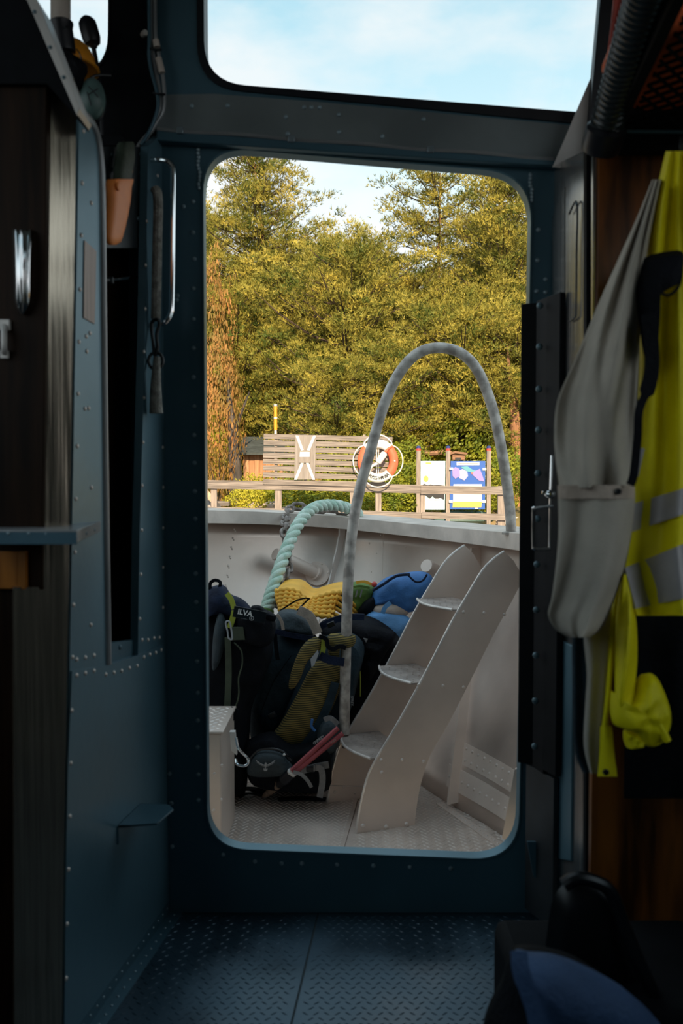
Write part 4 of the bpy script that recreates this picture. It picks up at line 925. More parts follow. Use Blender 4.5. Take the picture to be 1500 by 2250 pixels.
for px, py in [(797, 1815), (848, 1817), (893, 1811)]: rivet(near, SL(px, py), -nL, .0088, 'rivet_alu')
for px, py in [(735, 1740), (755, 1729), (779, 1742)]: rivet(far, PP(px, py, q0 + TV, nL), -nL, .006, 'rivet_alu')
MB().tube([PP(721, 1726, q0 + TV - nL * .002, nL), PP(800, 1728, q0 + TV - nL * .002, nL)], .002, 6).build('weld_line', 'edge_bright', far)
for pn in [(815, 1668), (905, 1502), (995, 1340)]:
    a = SL(*pn) + nL * .007; c_ = a + TV - nL * .008
    arc = [a.lerp(c_, k / 10) - sdir * (.035 * math.sin(math.pi * k / 10)) for k in range(11)]
    tp_ = [arc[0]] + arc[1:] + [c_ + sdir * .15, a + sdir * .15]
    trd = MB().prism([p - UP * .006 for p in tp_], UP * .006).build('tread', 'tread_worn', ld, bevel=.001)
    MB().tube([p + UP * .0 for p in arc], .0045, 8).build('nosing', 'edge_bright', trd)
    tb = MB(); cc = a.lerp(c_, .5)
    for r in range(-5, 6):
        for k in range(0, 6):
            p = cc + nL * (r * .026) + sdir * (k * .024 - .0 + (.012 if r % 2 else 0)); d = (nL * (1 if (r + k) % 2 else -1) + sdir).normalized() * .011; s = d.cross(UP).normalized() * .0028
            tb.add([p - d, p - s, p + d, p + s, p + UP * .0022], [(0, 1, 4), (1, 2, 4), (2, 3, 4), (3, 0, 4)])
    tag(tb.build('tread_pattern', 'tread_worn', trd, recalc=False, smooth=False), None, None, kind='stuff')
mkb = MB()
for px, py in ((756, 1640), (768, 1642), (762, 1634)):
    c_ = PP(px, py, q0 + TV - nL * .012, nL); mkb.tube([c_ + (sdir * math.cos(a * math.pi / 5) + UP * math.sin(a * math.pi / 5)) * .0065 for a in range(10)], .0022, 6, closed=True)
mkb.build('shackle', 'steel_dark', far)

# bent handrail pipe
hr = thing('handrail', PY(755, 1612, 3.19), 'galvanised handrail pipe bent into a tall arch over the ladder', 'handrail')
hp = [(756, 1612), (757, 1540), (760, 1420), (764, 1290), (772, 1180), (788, 1085), (815, 985), (845, 885), (880, 815), (920, 775), (965, 764), (1010, 775), (1045, 808), (1070, 862), (1090, 930), (1107, 1020), (1119, 1110), (1123, 1172)]
yl, yr_ = PP(756, 1612, q0 + TV, nL).y - .012, 3.16
MB().tube(catmull([PY(x, y, yl + (yr_ - yl) * max(0, min(1, (x - 756) / 367))) for x, y in hp], 5), .0195, 16).build('pipe', 'galv', hr, ang=60)
MB().lathe([(.035, 0), (.035, .008), (.02, .012)], PY(1123, 1174, yr_), UP, 16).build('base_flange', 'galv', hr)

# mooring bollards through the bulwark
def bollard(p_end, p_hull, r, label, fl):
    t_ = thing('bollard', p_hull, label, 'bollard', 'mooring bollards on the bulwark'); d = (p_end - p_hull); l = d.length
    MB().lathe([(r, 0), (r, l - .004), (r * .9, l)], p_hull, d, 20).build('post', 'alu_bow', t_, ang=40)
    MB().lathe([(r * 1.25, .006), (r * 1.25, .018), (r, .022)], p_hull, d, 20).build('collar', 'alu_bow', t_)
    if fl:
        d = nin(find_i(697, .75)); f_ = MB().lathe([(r * 2.0, -.002), (r * 2.0, .006)], p_hull, d, 28).build('flange', 'alu_bow', t_, ang=30)
        x = d.orthogonal().normalized(); y = d.normalized().cross(x)
        for k in range(6): a = k * math.pi / 3 + .3; rivet(t_, p_hull + d.normalized() * .006 + (x * math.cos(a) + y * math.sin(a)) * r * 1.72, d, .005, 'rivet_alu')
    return t_
def bwp(px, py, off=0):
    ts = [t / 60 for t in range(6, 60)]
    return min((bw(find_i(px, t), t, off) for t in ts), key=lambda p: abs(CY - F * (p - CAM).dot(V((0, _s, _c))) / (p - CAM).dot(V((0, _c, -_s))) - py))
h1 = bwp(697, 1262, .02); bollard(PY(604, 1217, h1.y - .16), h1, .031, 'grey pipe bollard with a bolted flange behind the green rope', True)
h2 = bwp(985, 1262, .03); bollard(PY(936, 1243, h2.y - .12), h2, .031, 'grey pipe bollard half hidden behind the ladder', False)

# chain
ch = thing('chain', PY(612, 1310, 3.85), 'worn steel chain hanging over the gunwale beside the green rope', 'chain')
gz = lambda px, py: PY(px, py, bw(find_i(px, 1), 1).y - .12)
cp = [gz(775, 1125), gz(745, 1124), gz(715, 1121), gz(690, 1119), gz(662, 1114), gz(640, 1116)]
for p in cp: p.y += .05
cp += [PY(629, 1135, cp[-1].y - .10), PY(625, 1165, 4.02), PY(629, 1205, 3.93), PY(633, 1240, 3.84), PY(628, 1278, 3.74), PY(612, 1325, 3.64)]
cpth = catmull(cp, 12); dist = [0]
for i in range(1, len(cpth)): dist.append(dist[-1] + (cpth[i] - cpth[i - 1]).length)
def at(s):
    for i in range(1, len(cpth)):
        if dist[i] >= s: w = (s - dist[i - 1]) / max(1e-6, dist[i] - dist[i - 1]); return cpth[i - 1].lerp(cpth[i], w), (cpth[i] - cpth[i - 1]).normalized()
    return cpth[-1], (cpth[-1] - cpth[-2]).normalized()
ll, lw, lr = .076, .050, .0085
vsl = []
for k in range(24):
    a = 2 * math.pi * k / 24; x, y = math.cos(a), math.sin(a); vsl.append(V(((lw / 2 - lr) * y, (ll / 2 - lw / 2) * (1 if x > 0 else -1) * min(1, abs(x) * 3) + (lw / 2 - lr) * x, 0)))
me_l = None; s = .0; k = 0
while s < dist[-1]:
    p, t_ = at(s); u = t_.orthogonal().normalized(); 
    if me_l is None:
        ob = MB().tube(vsl, lr, 7, closed=True).build('link', 'rust_steel', ch); me_l = ob.data; ob.data.transform(Matrix.Translation(ORG[ch.name]))
    else: ob = bpy.data.objects.new('link', me_l); COL.objects.link(ob); ob.parent = ch
    side = t_.cross(UP); side = side.normalized() if side.length > .1 else V((1, 0, 0)); up2 = side.cross(t_)
    ang = (math.pi / 2 if k % 2 else 0) + .35
    x_ = side * math.cos(ang) + up2 * math.sin(ang); z_ = x_.cross(t_)
    ob.rotation_mode = 'QUATERNION'; ob.rotation_quaternion = Matrix((x_, t_, z_)).transposed().to_quaternion(); ob.location = p - ORG[ch.name]
    s += ll - 2.4 * lr; k += 1

# thick three-strand rope
rp = thing('mooring_rope', PY(592, 1335, 3.62), 'thick pale green mooring rope looped over the gunwale', 'rope')
rpts = [PY(585, 1345, 3.60), PY(594, 1310, 3.64), PY(612, 1255, 3.74), PY(632, 1200, 3.86), PY(655, 1152, 3.98), PY(682, 1121, 4.12), PY(715, 1110, 4.24), PY(755, 1114, 4.32), PY(790, 1130, 4.36)]
rc_ = catmull(rpts, 16); m = len(rc_)
fr0 = []; tn = [(rc_[min(i + 1, m - 1)] - rc_[max(i - 1, 0)]).normalized() for i in range(m)]
nr = V((0, -1, 0)); 
for sgn in range(3):
    sp = []; nr = tn[0].orthogonal().normalized()
    for i in range(m):
        nr = (nr - tn[i] * nr.dot(tn[i])).normalized(); bn = tn[i].cross(nr); a = i * .42 + sgn * 2 * math.pi / 3; sp.append(rc_[i] + (nr * math.cos(a) + bn * math.sin(a)) * .0145)
    MB().tube(sp, .0155, 9).build('strand', 'rope_green', rp, ang=70)
MB().tube(rc_[:4], .0315, 12).build('whipping', 'green_cloth', rp)
# deck locker on the port side
lk = thing('deck_locker', V((-.36, 3.0, ZD)), 'grey metal deck locker at the left edge of the doorway', 'locker')
lx = PZ(498, 1845, ZD).x; ly0 = 2.70; ly1 = 3.0; lzt = PY(505, 1592, 2.8).z
MB().prism([V((lx - .42, ly0, ZD)), V((lx, ly0, ZD)), V((lx + .005, ly1, ZD)), V((lx - .42, ly1, ZD))], (0, 0, lzt - ZD)).build('body', 'alu_bow', lk, bevel=.004)
MB().prism([V((lx - .42, ly0 - .006, lzt)), V((lx + .008, ly0 - .006, lzt)), V((lx + .012, ly1, lzt)), V((lx - .42, ly1, lzt))], (0, 0, .008)).build('lid', 'alu_bow', lk, bevel=.002)
tb = MB(); tread_bars(tb, lx - .3, lx - .01, ly0 + .01, ly1 - .01, lzt + .008, dx=.03, dy=.02, l=.022, w=.006, h=.002); tag(tb.build('tread_pattern', 'edge_bright', lk, recalc=False, smooth=False), None, None, kind='stuff')
for px, py in [(471, 1700), (487, 1682), (470, 1780), (486, 1757), (468, 1782)]: rivet(lk, PY(px, py, ly0), BACK, .005, 'rivet_alu')
lc = MB(); lc.prism(xz([(504, 1608), (516, 1608), (520, 1660), (508, 1650)], ly0 - .012), (0, .02, 0)); lc.build('latch_plate', 'alu', lk, bevel=.001)
MB().tube(catmull([PY(518, 1620, ly0 - .02), PY(524, 1645, ly0 - .03), PY(545, 1668, ly0 - .03), PY(540, 1682, ly0 - .03), PY(522, 1680, ly0 - .03), PY(518, 1668, ly0 - .02)], 4), .004, 8).build('latch_wire', 'chrome', lk)

# ------------------------------------------------------------------ backpacks
def P3(pts, Y): return [PY(p[0], p[1], Y) for p in pts]
# 1 navy and black pack on the locker
p1 = thing('backpack', PY(520, 1620, 3.25), 'navy and black backpack with lime straps at the left of the heap', 'backpack', 'backpacks heaped in the bow')
MB().pillow(P3([(440, 1330), (470, 1310), (520, 1320), (560, 1345), (595, 1380), (598, 1440), (575, 1500), (552, 1560), (545, 1650), (538, 1742), (490, 1750), (440, 1740), (432, 1560)], 3.2), .13, .14, BACK, amp=.014, nscale=9, rings=10, power=3).build('body', 'black_cloth', p1)
MB().pillow(P3([(438, 1310), (458, 1292), (490, 1285), (506, 1305), (535, 1318), (556, 1345), (540, 1362), (500, 1352), (470, 1350), (440, 1362)], 3.12), .07, .06, BACK, amp=.012, nscale=14, rings=8).build('lid', 'navy', p1)
MB().ribbon(catmull(P3([(462, 1300), (462, 1282), (472, 1275), (484, 1280), (480, 1296)], 3.10), 4), .012, V((.4, -1, 0)), .003).build('haul_loop', 'black_cloth', p1)
MB().ribbon(catmull(P3([(498, 1304), (508, 1318), (514, 1338)], 3.04), 4), .018, BACK, .003).build('lime_strap', 'lime', p1)
MB().ribbon(catmull(P3([(515, 1342), (510, 1362), (504, 1380)], 3.04), 4), .020, BACK, .003).build('lime_strap', 'lime', p1)
MB().pillow(P3([(478, 1352), (490, 1350), (496, 1375), (492, 1420), (480, 1460), (466, 1470), (468, 1400)], 3.06), .025, .02, BACK, rings=5).build('back_pad', 'slate_cloth_light', p1)
MB().prism(P3([(508, 1378), (534, 1378), (538, 1406), (508, 1407)], 3.02), (0, .006, 0)).build('patch', 'olive_cloth', p1, bevel=.001)
MB().tube(catmull(P3([(496, 1368), (504, 1366), (508, 1384), (510, 1404), (502, 1402), (500, 1388)], 3.02), 4, True), .003, 6, closed=True).build('buckle', 'print_grey', p1)
MB().ribbon(catmull(P3([(500, 1400), (502, 1480), (498, 1560), (490, 1590)], 3.03), 4), .022, BACK, .003).build('strap', 'olive_cloth', p1)
MB().tube(catmull(P3([(514, 1412), (530, 1430), (532, 1460), (524, 1490), (524, 1530), (512, 1560), (480, 1592), (460, 1602)], 3.02), 4), .0025, 6).build('cord', 'olive_cloth', p1)
MB().ribbon(catmull(P3([(516, 1556), (505, 1580), (485, 1598), (460, 1604)], 2.98), 4), .028, V((0, -1, .4)), .006).build('hip_strap', 'black_cloth', p1)
# 2 black dry bag carrying the maker's band
p2 = thing('dry_bag', PY(570, 1500, 3.2), 'black roll-top bag with a white lettered band', 'bag')
MB().pillow(P3([(522, 1348), (545, 1338), (580, 1345), (604, 1362), (602, 1400), (586, 1420), (560, 1418), (530, 1405), (520, 1375)], 3.08), .06, .08, BACK, amp=.008, nscale=16, rings=8, power=3).build('body', 'black_cloth', p2)
MB().pillow(P3([(552, 1332), (570, 1330), (584, 1340), (606, 1352), (600, 1366), (575, 1356), (556, 1346)], 3.06), .03, .03, BACK, amp=.008, nscale=30, rings=6).build('rolled_top', 'black_cloth', p2)
yx = PY(590, 1352, 3.005) - PY(530, 1340, 3.005); yx.normalize(); yu = V((-yx.z, 0, yx.x))
bd = MB(); c0_ = PY(548, 1350, 3.008); bd.box(c0_, (.115, .004, .04), Matrix((yx, V((0, 1, 0)), yu)).transposed()); bdo = bd.build('band', 'black_plastic', p2, bevel=.001)
text(bdo, 'ILVA', 'lettering', 'white', PY(538, 1347, 3.004), yx, yu, .026, bold=.0006)
text(bdo, 'L', 'size_letter', 'white', PY(552.5, 1358.5, 3.004), yx, yu, .011)
cq = PY(552.5, 1358.5, 3.004); MB().tube([cq + yx * (.0072 * math.cos(a * math.pi / 10)) + yu * (.0072 * math.sin(a * math.pi / 10)) for a in range(20)], .0006, 5, closed=True).build('size_ring', 'white', bdo)
text(bdo, '· ·····', 'fine_print', 'print_grey', PY(536, 1360, 3.004), yx, yu, .012)
# 3 dark slate pack
p3 = thing('backpack', PY(600, 1640, 3.4), 'large slate blue backpack with beige trim behind the mesh-backed one', 'backpack', 'backpacks heaped in the bow')
MB().pillow(P3([(560, 1420), (590, 1380), (640, 1378), (690, 1392), (700, 1430), (680, 1500), (640, 1570), (600, 1640), (560, 1650), (545, 1560), (548, 1480)], 3.490), .17, .12, BACK, amp=.016, nscale=8, rings=10, power=3, seed=3).build('body', 'slate_cloth', p3)
MB().pillow(P3([(602, 1370), (612, 1344), (640, 1338), (668, 1350), (690, 1376), (688, 1398), (640, 1392), (605, 1388)], 3.370), .07, .06, BACK, amp=.012, nscale=14, rings=8, seed=4).build('lid', 'slate_cloth_light', p3)
MB().ribbon(catmull(P3([(608, 1350), (618, 1365), (622, 1384)], 3.290), 4), .012, BACK, .003).build('zip', 'beige_cloth', p3)
MB().ribbon(catmull(P3([(655, 1340), (678, 1352), (690, 1372), (698, 1392)], 3.300), 4), .036, BACK, .006).build('trim', 'beige_cloth', p3)
MB().ribbon(catmull(P3([(600, 1386), (640, 1396), (690, 1404)], 3.290), 4), .02, BACK, .004).build('collar', 'navy', p3)
MB().ribbon(catmull(P3([(604, 1390), (606, 1420), (610, 1450)], 3.290), 4), .016, BACK, .003).build('strap', 'black_cloth', p3)
MB().tube(catmull(P3([(640, 1440), (600, 1500), (575, 1560)], 3.315), 4), .0018, 5).build('seam', 'black_cloth', p3)
for q in ((585, 1440), (590, 1470)): MB().box(PY(q[0] - 38, q[1], 3.160), (.016, .006, .012)).build('toggle', 'print_grey', p3, bevel=.002)
MB().box(PY(598, 1572, 3.290), (.03, .012, .022), Matrix.Rotation(-.5, 3, 'Y')).build('buckle', 'steel_dark', p3, bevel=.003)
# 4 grey pack with yellow mesh back
p4 = thing('backpack', PY(640, 1740, 3.28), 'grey backpack with yellow mesh back panel leaning nearest the camera', 'backpack', 'backpacks heaped in the bow')
MB().pillow(P3([(560, 1660), (600, 1620), (640, 1530), (680, 1440), (710, 1400), (770, 1390), (800, 1420), (790, 1480), (770, 1560), (740, 1640), (722, 1730), (640, 1744), (560, 1720)], 3.30), .10, .14, BACK, amp=.012, nscale=9, rings=10, power=3.2, seed=5).build('body', 'slate_cloth', p4)
MB().pillow(P3([(702, 1450), (748, 1460), (750, 1500), (730, 1556), (700, 1608), (662, 1646), (604, 1652), (576, 1642), (614, 1592), (650, 1530), (680, 1472)], 3.19), .045, .03, BACK, rings=8, power=2.2).build('mesh_panel', 'mesh_yellow', p4)
MB().pillow(P3([(692, 1400), (706, 1404), (706, 1425), (690, 1436), (672, 1460), (660, 1490), (646, 1512), (634, 1510), (640, 1475), (655, 1435), (672, 1410)], 3.14), .025, .02, BACK, rings=6).build('shoulder_strap', 'mesh_yellow', p4)
MB().ribbon(catmull(P3([(712, 1402), (710, 1425), (706, 1446)], 3.13), 4), .018, BACK, .01).build('strap_edge', 'lime', p4)
MB().pillow(P3([(722, 1395), (748, 1392), (780, 1396), (776, 1420), (748, 1425), (744, 1450), (724, 1446), (720, 1420)], 3.16), .03, .03, BACK, rings=6).build('neck_pad', 'mesh_yellow', p4)
MB().ribbon(catmull(P3([(700, 1398), (716, 1404), (720, 1420), (732, 1426), (745, 1420), (760, 1424)], 3.12), 4), .016, BACK, .008).build('yoke', 'black_cloth', p4)
MB().ribbon(catmull(P3([(702, 1440), (725, 1450), (756, 1455)], 3.125), 4), .030, BACK, .012).build('yoke_bar', 'navy', p4)
MB().prism(P3([(698, 1428), (700, 1436), (690, 1462), (684, 1466), (682, 1448)], 3.11), (0, .003, 0)).build('label_tab', 'print_grey', p4)
MB().ribbon(catmull(P3([(736, 1500), (720, 1550), (692, 1606), (660, 1650)], 3.15), 4), .03, BACK, .02).build('hip_wing', 'slate_cloth', p4)
MB().tube(catmull(P3([(686, 1580), (684, 1596), (692, 1606)], 3.11), 4), .005, 6).build('blue_loop', 'blue_cloth', p4)
MB().ribbon(catmull(P3([(712, 1582), (726, 1578), (742, 1592)], 3.10), 4), .018, BACK, .004).build('compression_strap', 'grey_strap', p4)
MB().pillow(P3([(700, 1600), (720, 1580), (745, 1595), (744, 1640), (715, 1660), (696, 1640)], 3.14), .03, .05, BACK, amp=.006, nscale=20, rings=6).build('side_pocket', 'slate_cloth_light', p4)
text(p4, 'OSPREY', 'lettering', 'white', PY(700, 1626, 3.098), V((1, 0, .75)), V((-.75, 0, 1)), .014)
text(p4, 'SPREY', 'side_lettering', 'print_grey', PY(773, 1540, 3.18), V((0, 0, -1)), V((1, 0, 0)), .014)
MB().pillow(P3([(535, 1640), (560, 1618), (600, 1614), (640, 1640), (700, 1630), (722, 1650), (722, 1735), (640, 1740), (560, 1728), (540, 1690)], 3.12), .06, .10, BACK, amp=.006, nscale=14, rings=8, power=3).build('hip_belt', 'black_cloth', p4)
pk = MB().pillow(P3([(543, 1698), (548, 1670), (562, 1652), (590, 1648), (620, 1656), (642, 1682), (650, 1694), (636, 1702), (590, 1706), (555, 1705)], 3.045), .035, .03, BACK, rings=8, power=2.6).build('belt_pouch', 'slate_cloth_light', p4)
MB().tube(catmull(P3([(546, 1672), (566, 1650), (596, 1645), (622, 1652), (640, 1672)], 3.03), 5), .004, 6).build('zip', 'black_plastic', pk)
MB().ball(PY(624, 1658, 3.015), .005, 10, 6).build('zip_pull', 'white', pk)
MB().ribbon(catmull(P3([(626, 1662), (636, 1672), (644, 1674), (638, 1664), (628, 1660)], 3.012), 4), .004, BACK, .002).build('pull_loop', 'black_cloth', pk)
# the bird emblem on the pouch
em = MB(); yE = 3.003
def pxp(x, y): return PY(x, y, yE)
for k in range(-9, 10):
    if k == 0: continue
    x = 583 + k * 2.1; yb = 1682 - (abs(k) ** 1.6) * .28; l = 3.0 + abs(k) * .18
    em.prism([pxp(x - .5, yb), pxp(x + .5, yb), pxp(x + .7 - k * .12, yb + l), pxp(x - .2 - k * .12, yb + l)], (0, .0006, 0))
arcp = [pxp(583 + k * 2.1, 1681.5 - (abs(k) ** 1.6) * .28) for k in range(-10, 11)]
em.tube(arcp, .0011, 5)
em.prism([pxp(*p) for p in [(581, 1679), (583, 1675), (586, 1677), (585, 1682), (584, 1688), (582, 1688)]], (0, .0006, 0))
em.prism([pxp(*p) for p in [(578, 1690), (580, 1687), (581, 1691), (583, 1686), (585, 1691), (586, 1687), (588, 1690), (586, 1694), (580, 1694)]], (0, .0006, 0))
em.build('bird_emblem', 'print_grey', pk)
MB().ribbon(catmull(P3([(660, 1695), (690, 1686), (722, 1680)], 3.05), 4), .024, BACK, .004).build('webbing', 'grey_strap', p4)
MB().ribbon(catmull(P3([(692, 1686), (706, 1692), (708, 1720), (702, 1752)], 3.02), 4), .022, BACK, .003).build('webbing', 'grey_strap', p4)
MB().box(PY(682, 1690, 3.03), (.03, .012, .02)).build('buckle', 'black_plastic', p4, bevel=.003)
MB().box(PY(690, 1688, 3.02), (.006, .008, .022)).build('buckle_bar', 'grey_strap', p4, bevel=.002)
MB().ribbon(catmull([PZ(505, 1735, ZD + .012), PZ(550, 1733, ZD + .02), PZ(585, 1742, ZD + .012)], 4), .03, UP, .006).build('loose_strap', 'black_cloth', p4)
MB().ribbon(catmull([PZ(526, 1752, ZD + .008), PZ(545, 1742, ZD + .016), PZ(580, 1748, ZD + .008)], 4), .012, UP, .008).build('loose_buckle', 'black_plastic', p4)
MB().ribbon(catmull([PZ(610, 1756, ZD + .008), PZ(660, 1754, ZD + .008), PZ(716, 1756, ZD + .008)], 4), .03, UP, .006).build('loose_strap', 'black_cloth', p4)
# 5 black pack to the right
p5 = thing('backpack', PY(790, 1580, 3.5), 'black backpack between the handrail pipe and the ladder', 'backpack', 'backpacks heaped in the bow')
MB().pillow(P3([(700, 1372), (740, 1352), (790, 1350), (830, 1362), (870, 1392), (880, 1420), (850, 1480), (810, 1560), (770, 1600), (745, 1560), (740, 1460), (715, 1410)], 3.48), .14, .12, BACK, amp=.014, nscale=9, rings=10, power=3, seed=7).build('body', 'black_cloth', p5)
MB().pillow(P3([(775, 1380), (800, 1370), (860, 1385), (868, 1400), (840, 1450), (810, 1500), (790, 1480), (780, 1420)], 3.37), .05, .03, BACK, amp=.02, nscale=22, rings=9, seed=9).build('stuff_pocket', 'black_cloth', p5)
MB().ribbon(catmull(P3([(690, 1386), (720, 1368), (760, 1356), (800, 1356)], 3.32), 4), .024, BACK, .01).build('top_strap', 'navy', p5)
MB().box(PY(727, 1372, 3.29), (.03, .014, .02), Matrix.Rotation(-.4, 3, 'Y')).build('buckle', 'black_plastic', p5, bevel=.003)
MB().tube(catmull(P3([(786, 1440), (791, 1480), (791, 1530)], 3.30), 4), .0022, 5).build('yellow_piping', 'lime', p5)
MB().prism(P3([(798, 1402), (808, 1404), (804, 1412)], 3.29), (0, .003, 0)).build('label_tab', 'grey_strap', p5)
# 6 green pack
p6 = thing('backpack', PY(780, 1350, 3.65), 'small green backpack with a yellow zip behind the handrail pipe', 'backpack', 'backpacks heaped in the bow')
MB().pillow(P3([(728, 1296), (745, 1286), (780, 1278), (815, 1282), (824, 1296), (818, 1320), (800, 1345), (770, 1350), (735, 1330)], 3.66), .08, .08, BACK, amp=.012, nscale=14, rings=8, seed=10).build('body', 'green_cloth', p6)
MB().ribbon(catmull(P3([(782, 1280), (800, 1278), (816, 1284)], 3.59), 4), .012, BACK, .004).build('yellow_zip', 'foam_yellow', p6)
MB().ribbon(catmull(P3([(770, 1292), (790, 1288), (812, 1292)], 3.575), 4), .010, BACK, .004).build('pocket_edge', 'green_cloth', p6)
for q in (785, 795): MB().ribbon(P3([(q, 1296), (q - 4, 1312)], 3.57), .006, BACK, .003).build('zip_pull', 'grey_strap', p6)
MB().pillow(P3([(786, 1346), (800, 1322), (820, 1312), (826, 1330), (812, 1352)], 3.58), .03, .03, BACK, rings=5).build('side_panel', 'black_cloth', p6)
MB().ball(PY(822, 1284, 3.58), (.012, .012, .012), 10, 6).build('red_tab', 'red', p6)
# 7 blue pack
p7 = thing('backpack', PY(860, 1430, 3.55), 'bright blue backpack lying beside the ladder', 'backpack', 'backpacks heaped in the bow')
MB().pillow(P3([(812, 1322), (822, 1292), (850, 1268), (890, 1258), (930, 1256), (950, 1270), (945, 1300), (915, 1340), (880, 1345), (850, 1328), (815, 1330)], 3.62), .09, .10, BACK, amp=.016, nscale=12, rings=9, seed=12).build('lid', 'blue_cloth', p7)
MB().pillow(P3([(812, 1332), (840, 1322), (880, 1322), (900, 1340), (886, 1355), (850, 1352), (815, 1348)], 3.60), .06, .08, BACK, rings=6).build('throat', 'beige_cloth', p7)
MB().pillow(P3([(800, 1360), (815, 1344), (850, 1345), (890, 1352), (905, 1370), (885, 1400), (860, 1425), (830, 1400), (805, 1380)], 3.56), .06, .10, BACK, amp=.012, nscale=16, rings=8, seed=13).build('body', 'blue_light', p7)
MB().ribbon(catmull(P3([(858, 1324), (846, 1334), (840, 1348)], 3.50), 4), .018, BACK, .004).build('strap', 'blue_light', p7)
MB().tube(catmull(P3([(818, 1298), (840, 1285), (870, 1266), (900, 1262)], 3.53), 4), .006, 6).build('piping', 'navy', p7)
MB().tube(catmull(P3([(895, 1262), (912, 1278), (928, 1276), (938, 1262)], 3.52), 4), .004, 6).build('cord', 'navy', p7)
# 8 yellow folded foam mat
fm = thing('foam_mat', PY(700, 1370, 3.55), 'yellow folded foam sleeping mat with dark layers painting its gaps on top of the heap', 'sleeping mat')
for k in range(6):
    yk = 3.50 - .012 * k; C_ = (752 - 6 * k, 1302 + 11 * k)
    fpath = catmull([PY(606 + 1.5 * k, 1300 + 8 * k, yk + .03), PY(628, 1296 + 8.2 * k, yk), PY(652, 1300 + 8 * k, yk), PY(676, 1318 + 5 * k, yk), PY(700, 1312 + 8 * k, yk), PY(728, 1304 + 10 * k, yk), PY(*C_, yk)], 10)
    spath = catmull([PY(*C_, yk), PY(774 - 5 * k, 1326 + 8 * k, yk + .07), PY(800 - 6 * k, 1350 + 4 * k, yk + .14)], 8)
    MB().tube(fpath, [.0105 + .0034 * math.sin(i * 1.25 + k) for i in range(len(fpath))], 8).build('layer_edge', 'foam_yellow', fm, ang=80)
    MB().tube(spath, [.0082] * len(spath), 8).build('layer_side', 'foam_yellow', fm, ang=80)
    sh_ = MB(); vs_ = []; nn_ = len(fpath); dn_ = V((.02, .22, .015))
    for i in range(nn_): vs_ += [fpath[i] + UP * .004, fpath[i] + dn_ + UP * .004, fpath[i] + dn_ - UP * .005, fpath[i] - UP * .005]
    sh_.add(vs_, [(i * 4 + q, i * 4 + (q + 1) % 4, i * 4 + 4 + (q + 1) % 4, i * 4 + 4 + q) for i in range(nn_ - 1) for q in range(4)] + [(0, 1, 2, 3), tuple((nn_ - 1) * 4 + q for q in range(4))]).build('layer', 'foam_yellow' if k % 2 == 0 else 'foam_gap_shade', fm)  # every other layer coloured dark for the shaded gaps between folds
for a in ([(615, 1342), (650, 1320), (672, 1314)], [(645, 1350), (662, 1332), (678, 1316)], [(672, 1314), (681, 1316)]): MB().ribbon(catmull(P3(a, 3.40), 4), .006, BACK, .003).build('elastic_strap', 'black_cloth', fm)
# trekking poles
for i, (a, b_, c_, lab) in enumerate([((742, 1600), (640, 1694), (600, 1732), 'upper of two red trekking poles lying against the nearest backpack'), ((752, 1612), (646, 1698), (602, 1738), 'lower of two red trekking poles, pointing down to the deck')]):
    tpk = thing('trekking_pole', PY(*c_, 2.95), lab, 'trekking pole', 'red trekking poles')
    A_, B_ = PY(*a, 3.06), PY(*b_, 2.975); tip = PZ(576, 1752, ZD + .008) if i else PZ(586, 1748, ZD + .02); C_ = B_.lerp(tip, .45)
    MB().tube([A_, B_], .0092, 10).build('shaft', 'red_pole', tpk)
    MB().lathe([(.011, 0), (.012, .004), (.012, .01), (.010, .012)], B_, tip - B_, 12).build('ferrule', 'white', tpk)
    L2 = (C_ - B_).length; MB().lathe([(.010, .01), (.014, .02), (.014, L2 * .45), (.018, L2 * .5), (.014, L2 * .55), (.018, L2 * .62), (.015, L2 * .68), (.015, L2)], B_, tip - B_, 14).build('grip', 'black_rubber', tpk)
    L3 = (tip - C_).length; MB().lathe([(.0145, 0), (.0135, L3 * .4), (.010, L3 * .8), (.005, L3 * .95), (.003, L3)], C_, tip - C_, 14).build('cork_end', 'cork', tpk)
    if i:
        MB().ribbon(catmull(P3([(644, 1696), (662, 1702), (676, 1716), (684, 1730)], 2.95), 4), .012, V((0, -1, .3)), .003).build('wrist_strap', 'grey_strap', tpk)
        text(tpk, '·ı:ıı:ı', 'lettering', 'beige_cloth', PY(731, 1628.5, 3.031), (A_ - B_), V((-(A_ - B_).z, 0, (A_ - B_).x)), .016)
# ------------------------------------------------------------------ water, shore, jetty
struct(MB().add([(-150, -60, -1.15), (150, -60, -1.15), (150, 19.5, -1.15), (-150, 19.5, -1.15)], [(0, 1, 2, 3)]).build('sea', 'water', smooth=False), 'dark sea water around the boat')
def gz_(x, y):
    base = -1.3 + 1.4 * min(1, max(0, (y - 17.2) / 2.2)) ** .8 + max(0, y - 19.4) * .075
    return base + .16 * noise.noise(V((x * .35, y * .35, 0))) + .05 * noise.noise(V((x * 1.4, y * 1.4, 5)))
gm = MB(); gx, gy = 70, 60
gv = [V((-45 + 90 * i / gx, 16.9 + 70 * (j / gy) ** 1.5, 0)) for i in range(gx + 1) for j in range(gy + 1)]
for p in gv: p.z = gz_(p.x, p.y)
struct(gm.add(gv, [(i * (gy + 1) + j, (i + 1) * (gy + 1) + j, (i + 1) * (gy + 1) + j + 1, i * (gy + 1) + j + 1) for i in range(gx) for j in range(gy)]).build('shore_ground', 'ground'), 'brown and green forest ground rising behind the jetty')
YJT = 16.5
jz = PY(750, 1165, YJT).z - .02
jt = thing('jetty', V((0, YJT, jz - .2)), 'weathered wooden jetty deck beyond the bow', 'jetty')
random.seed(3)
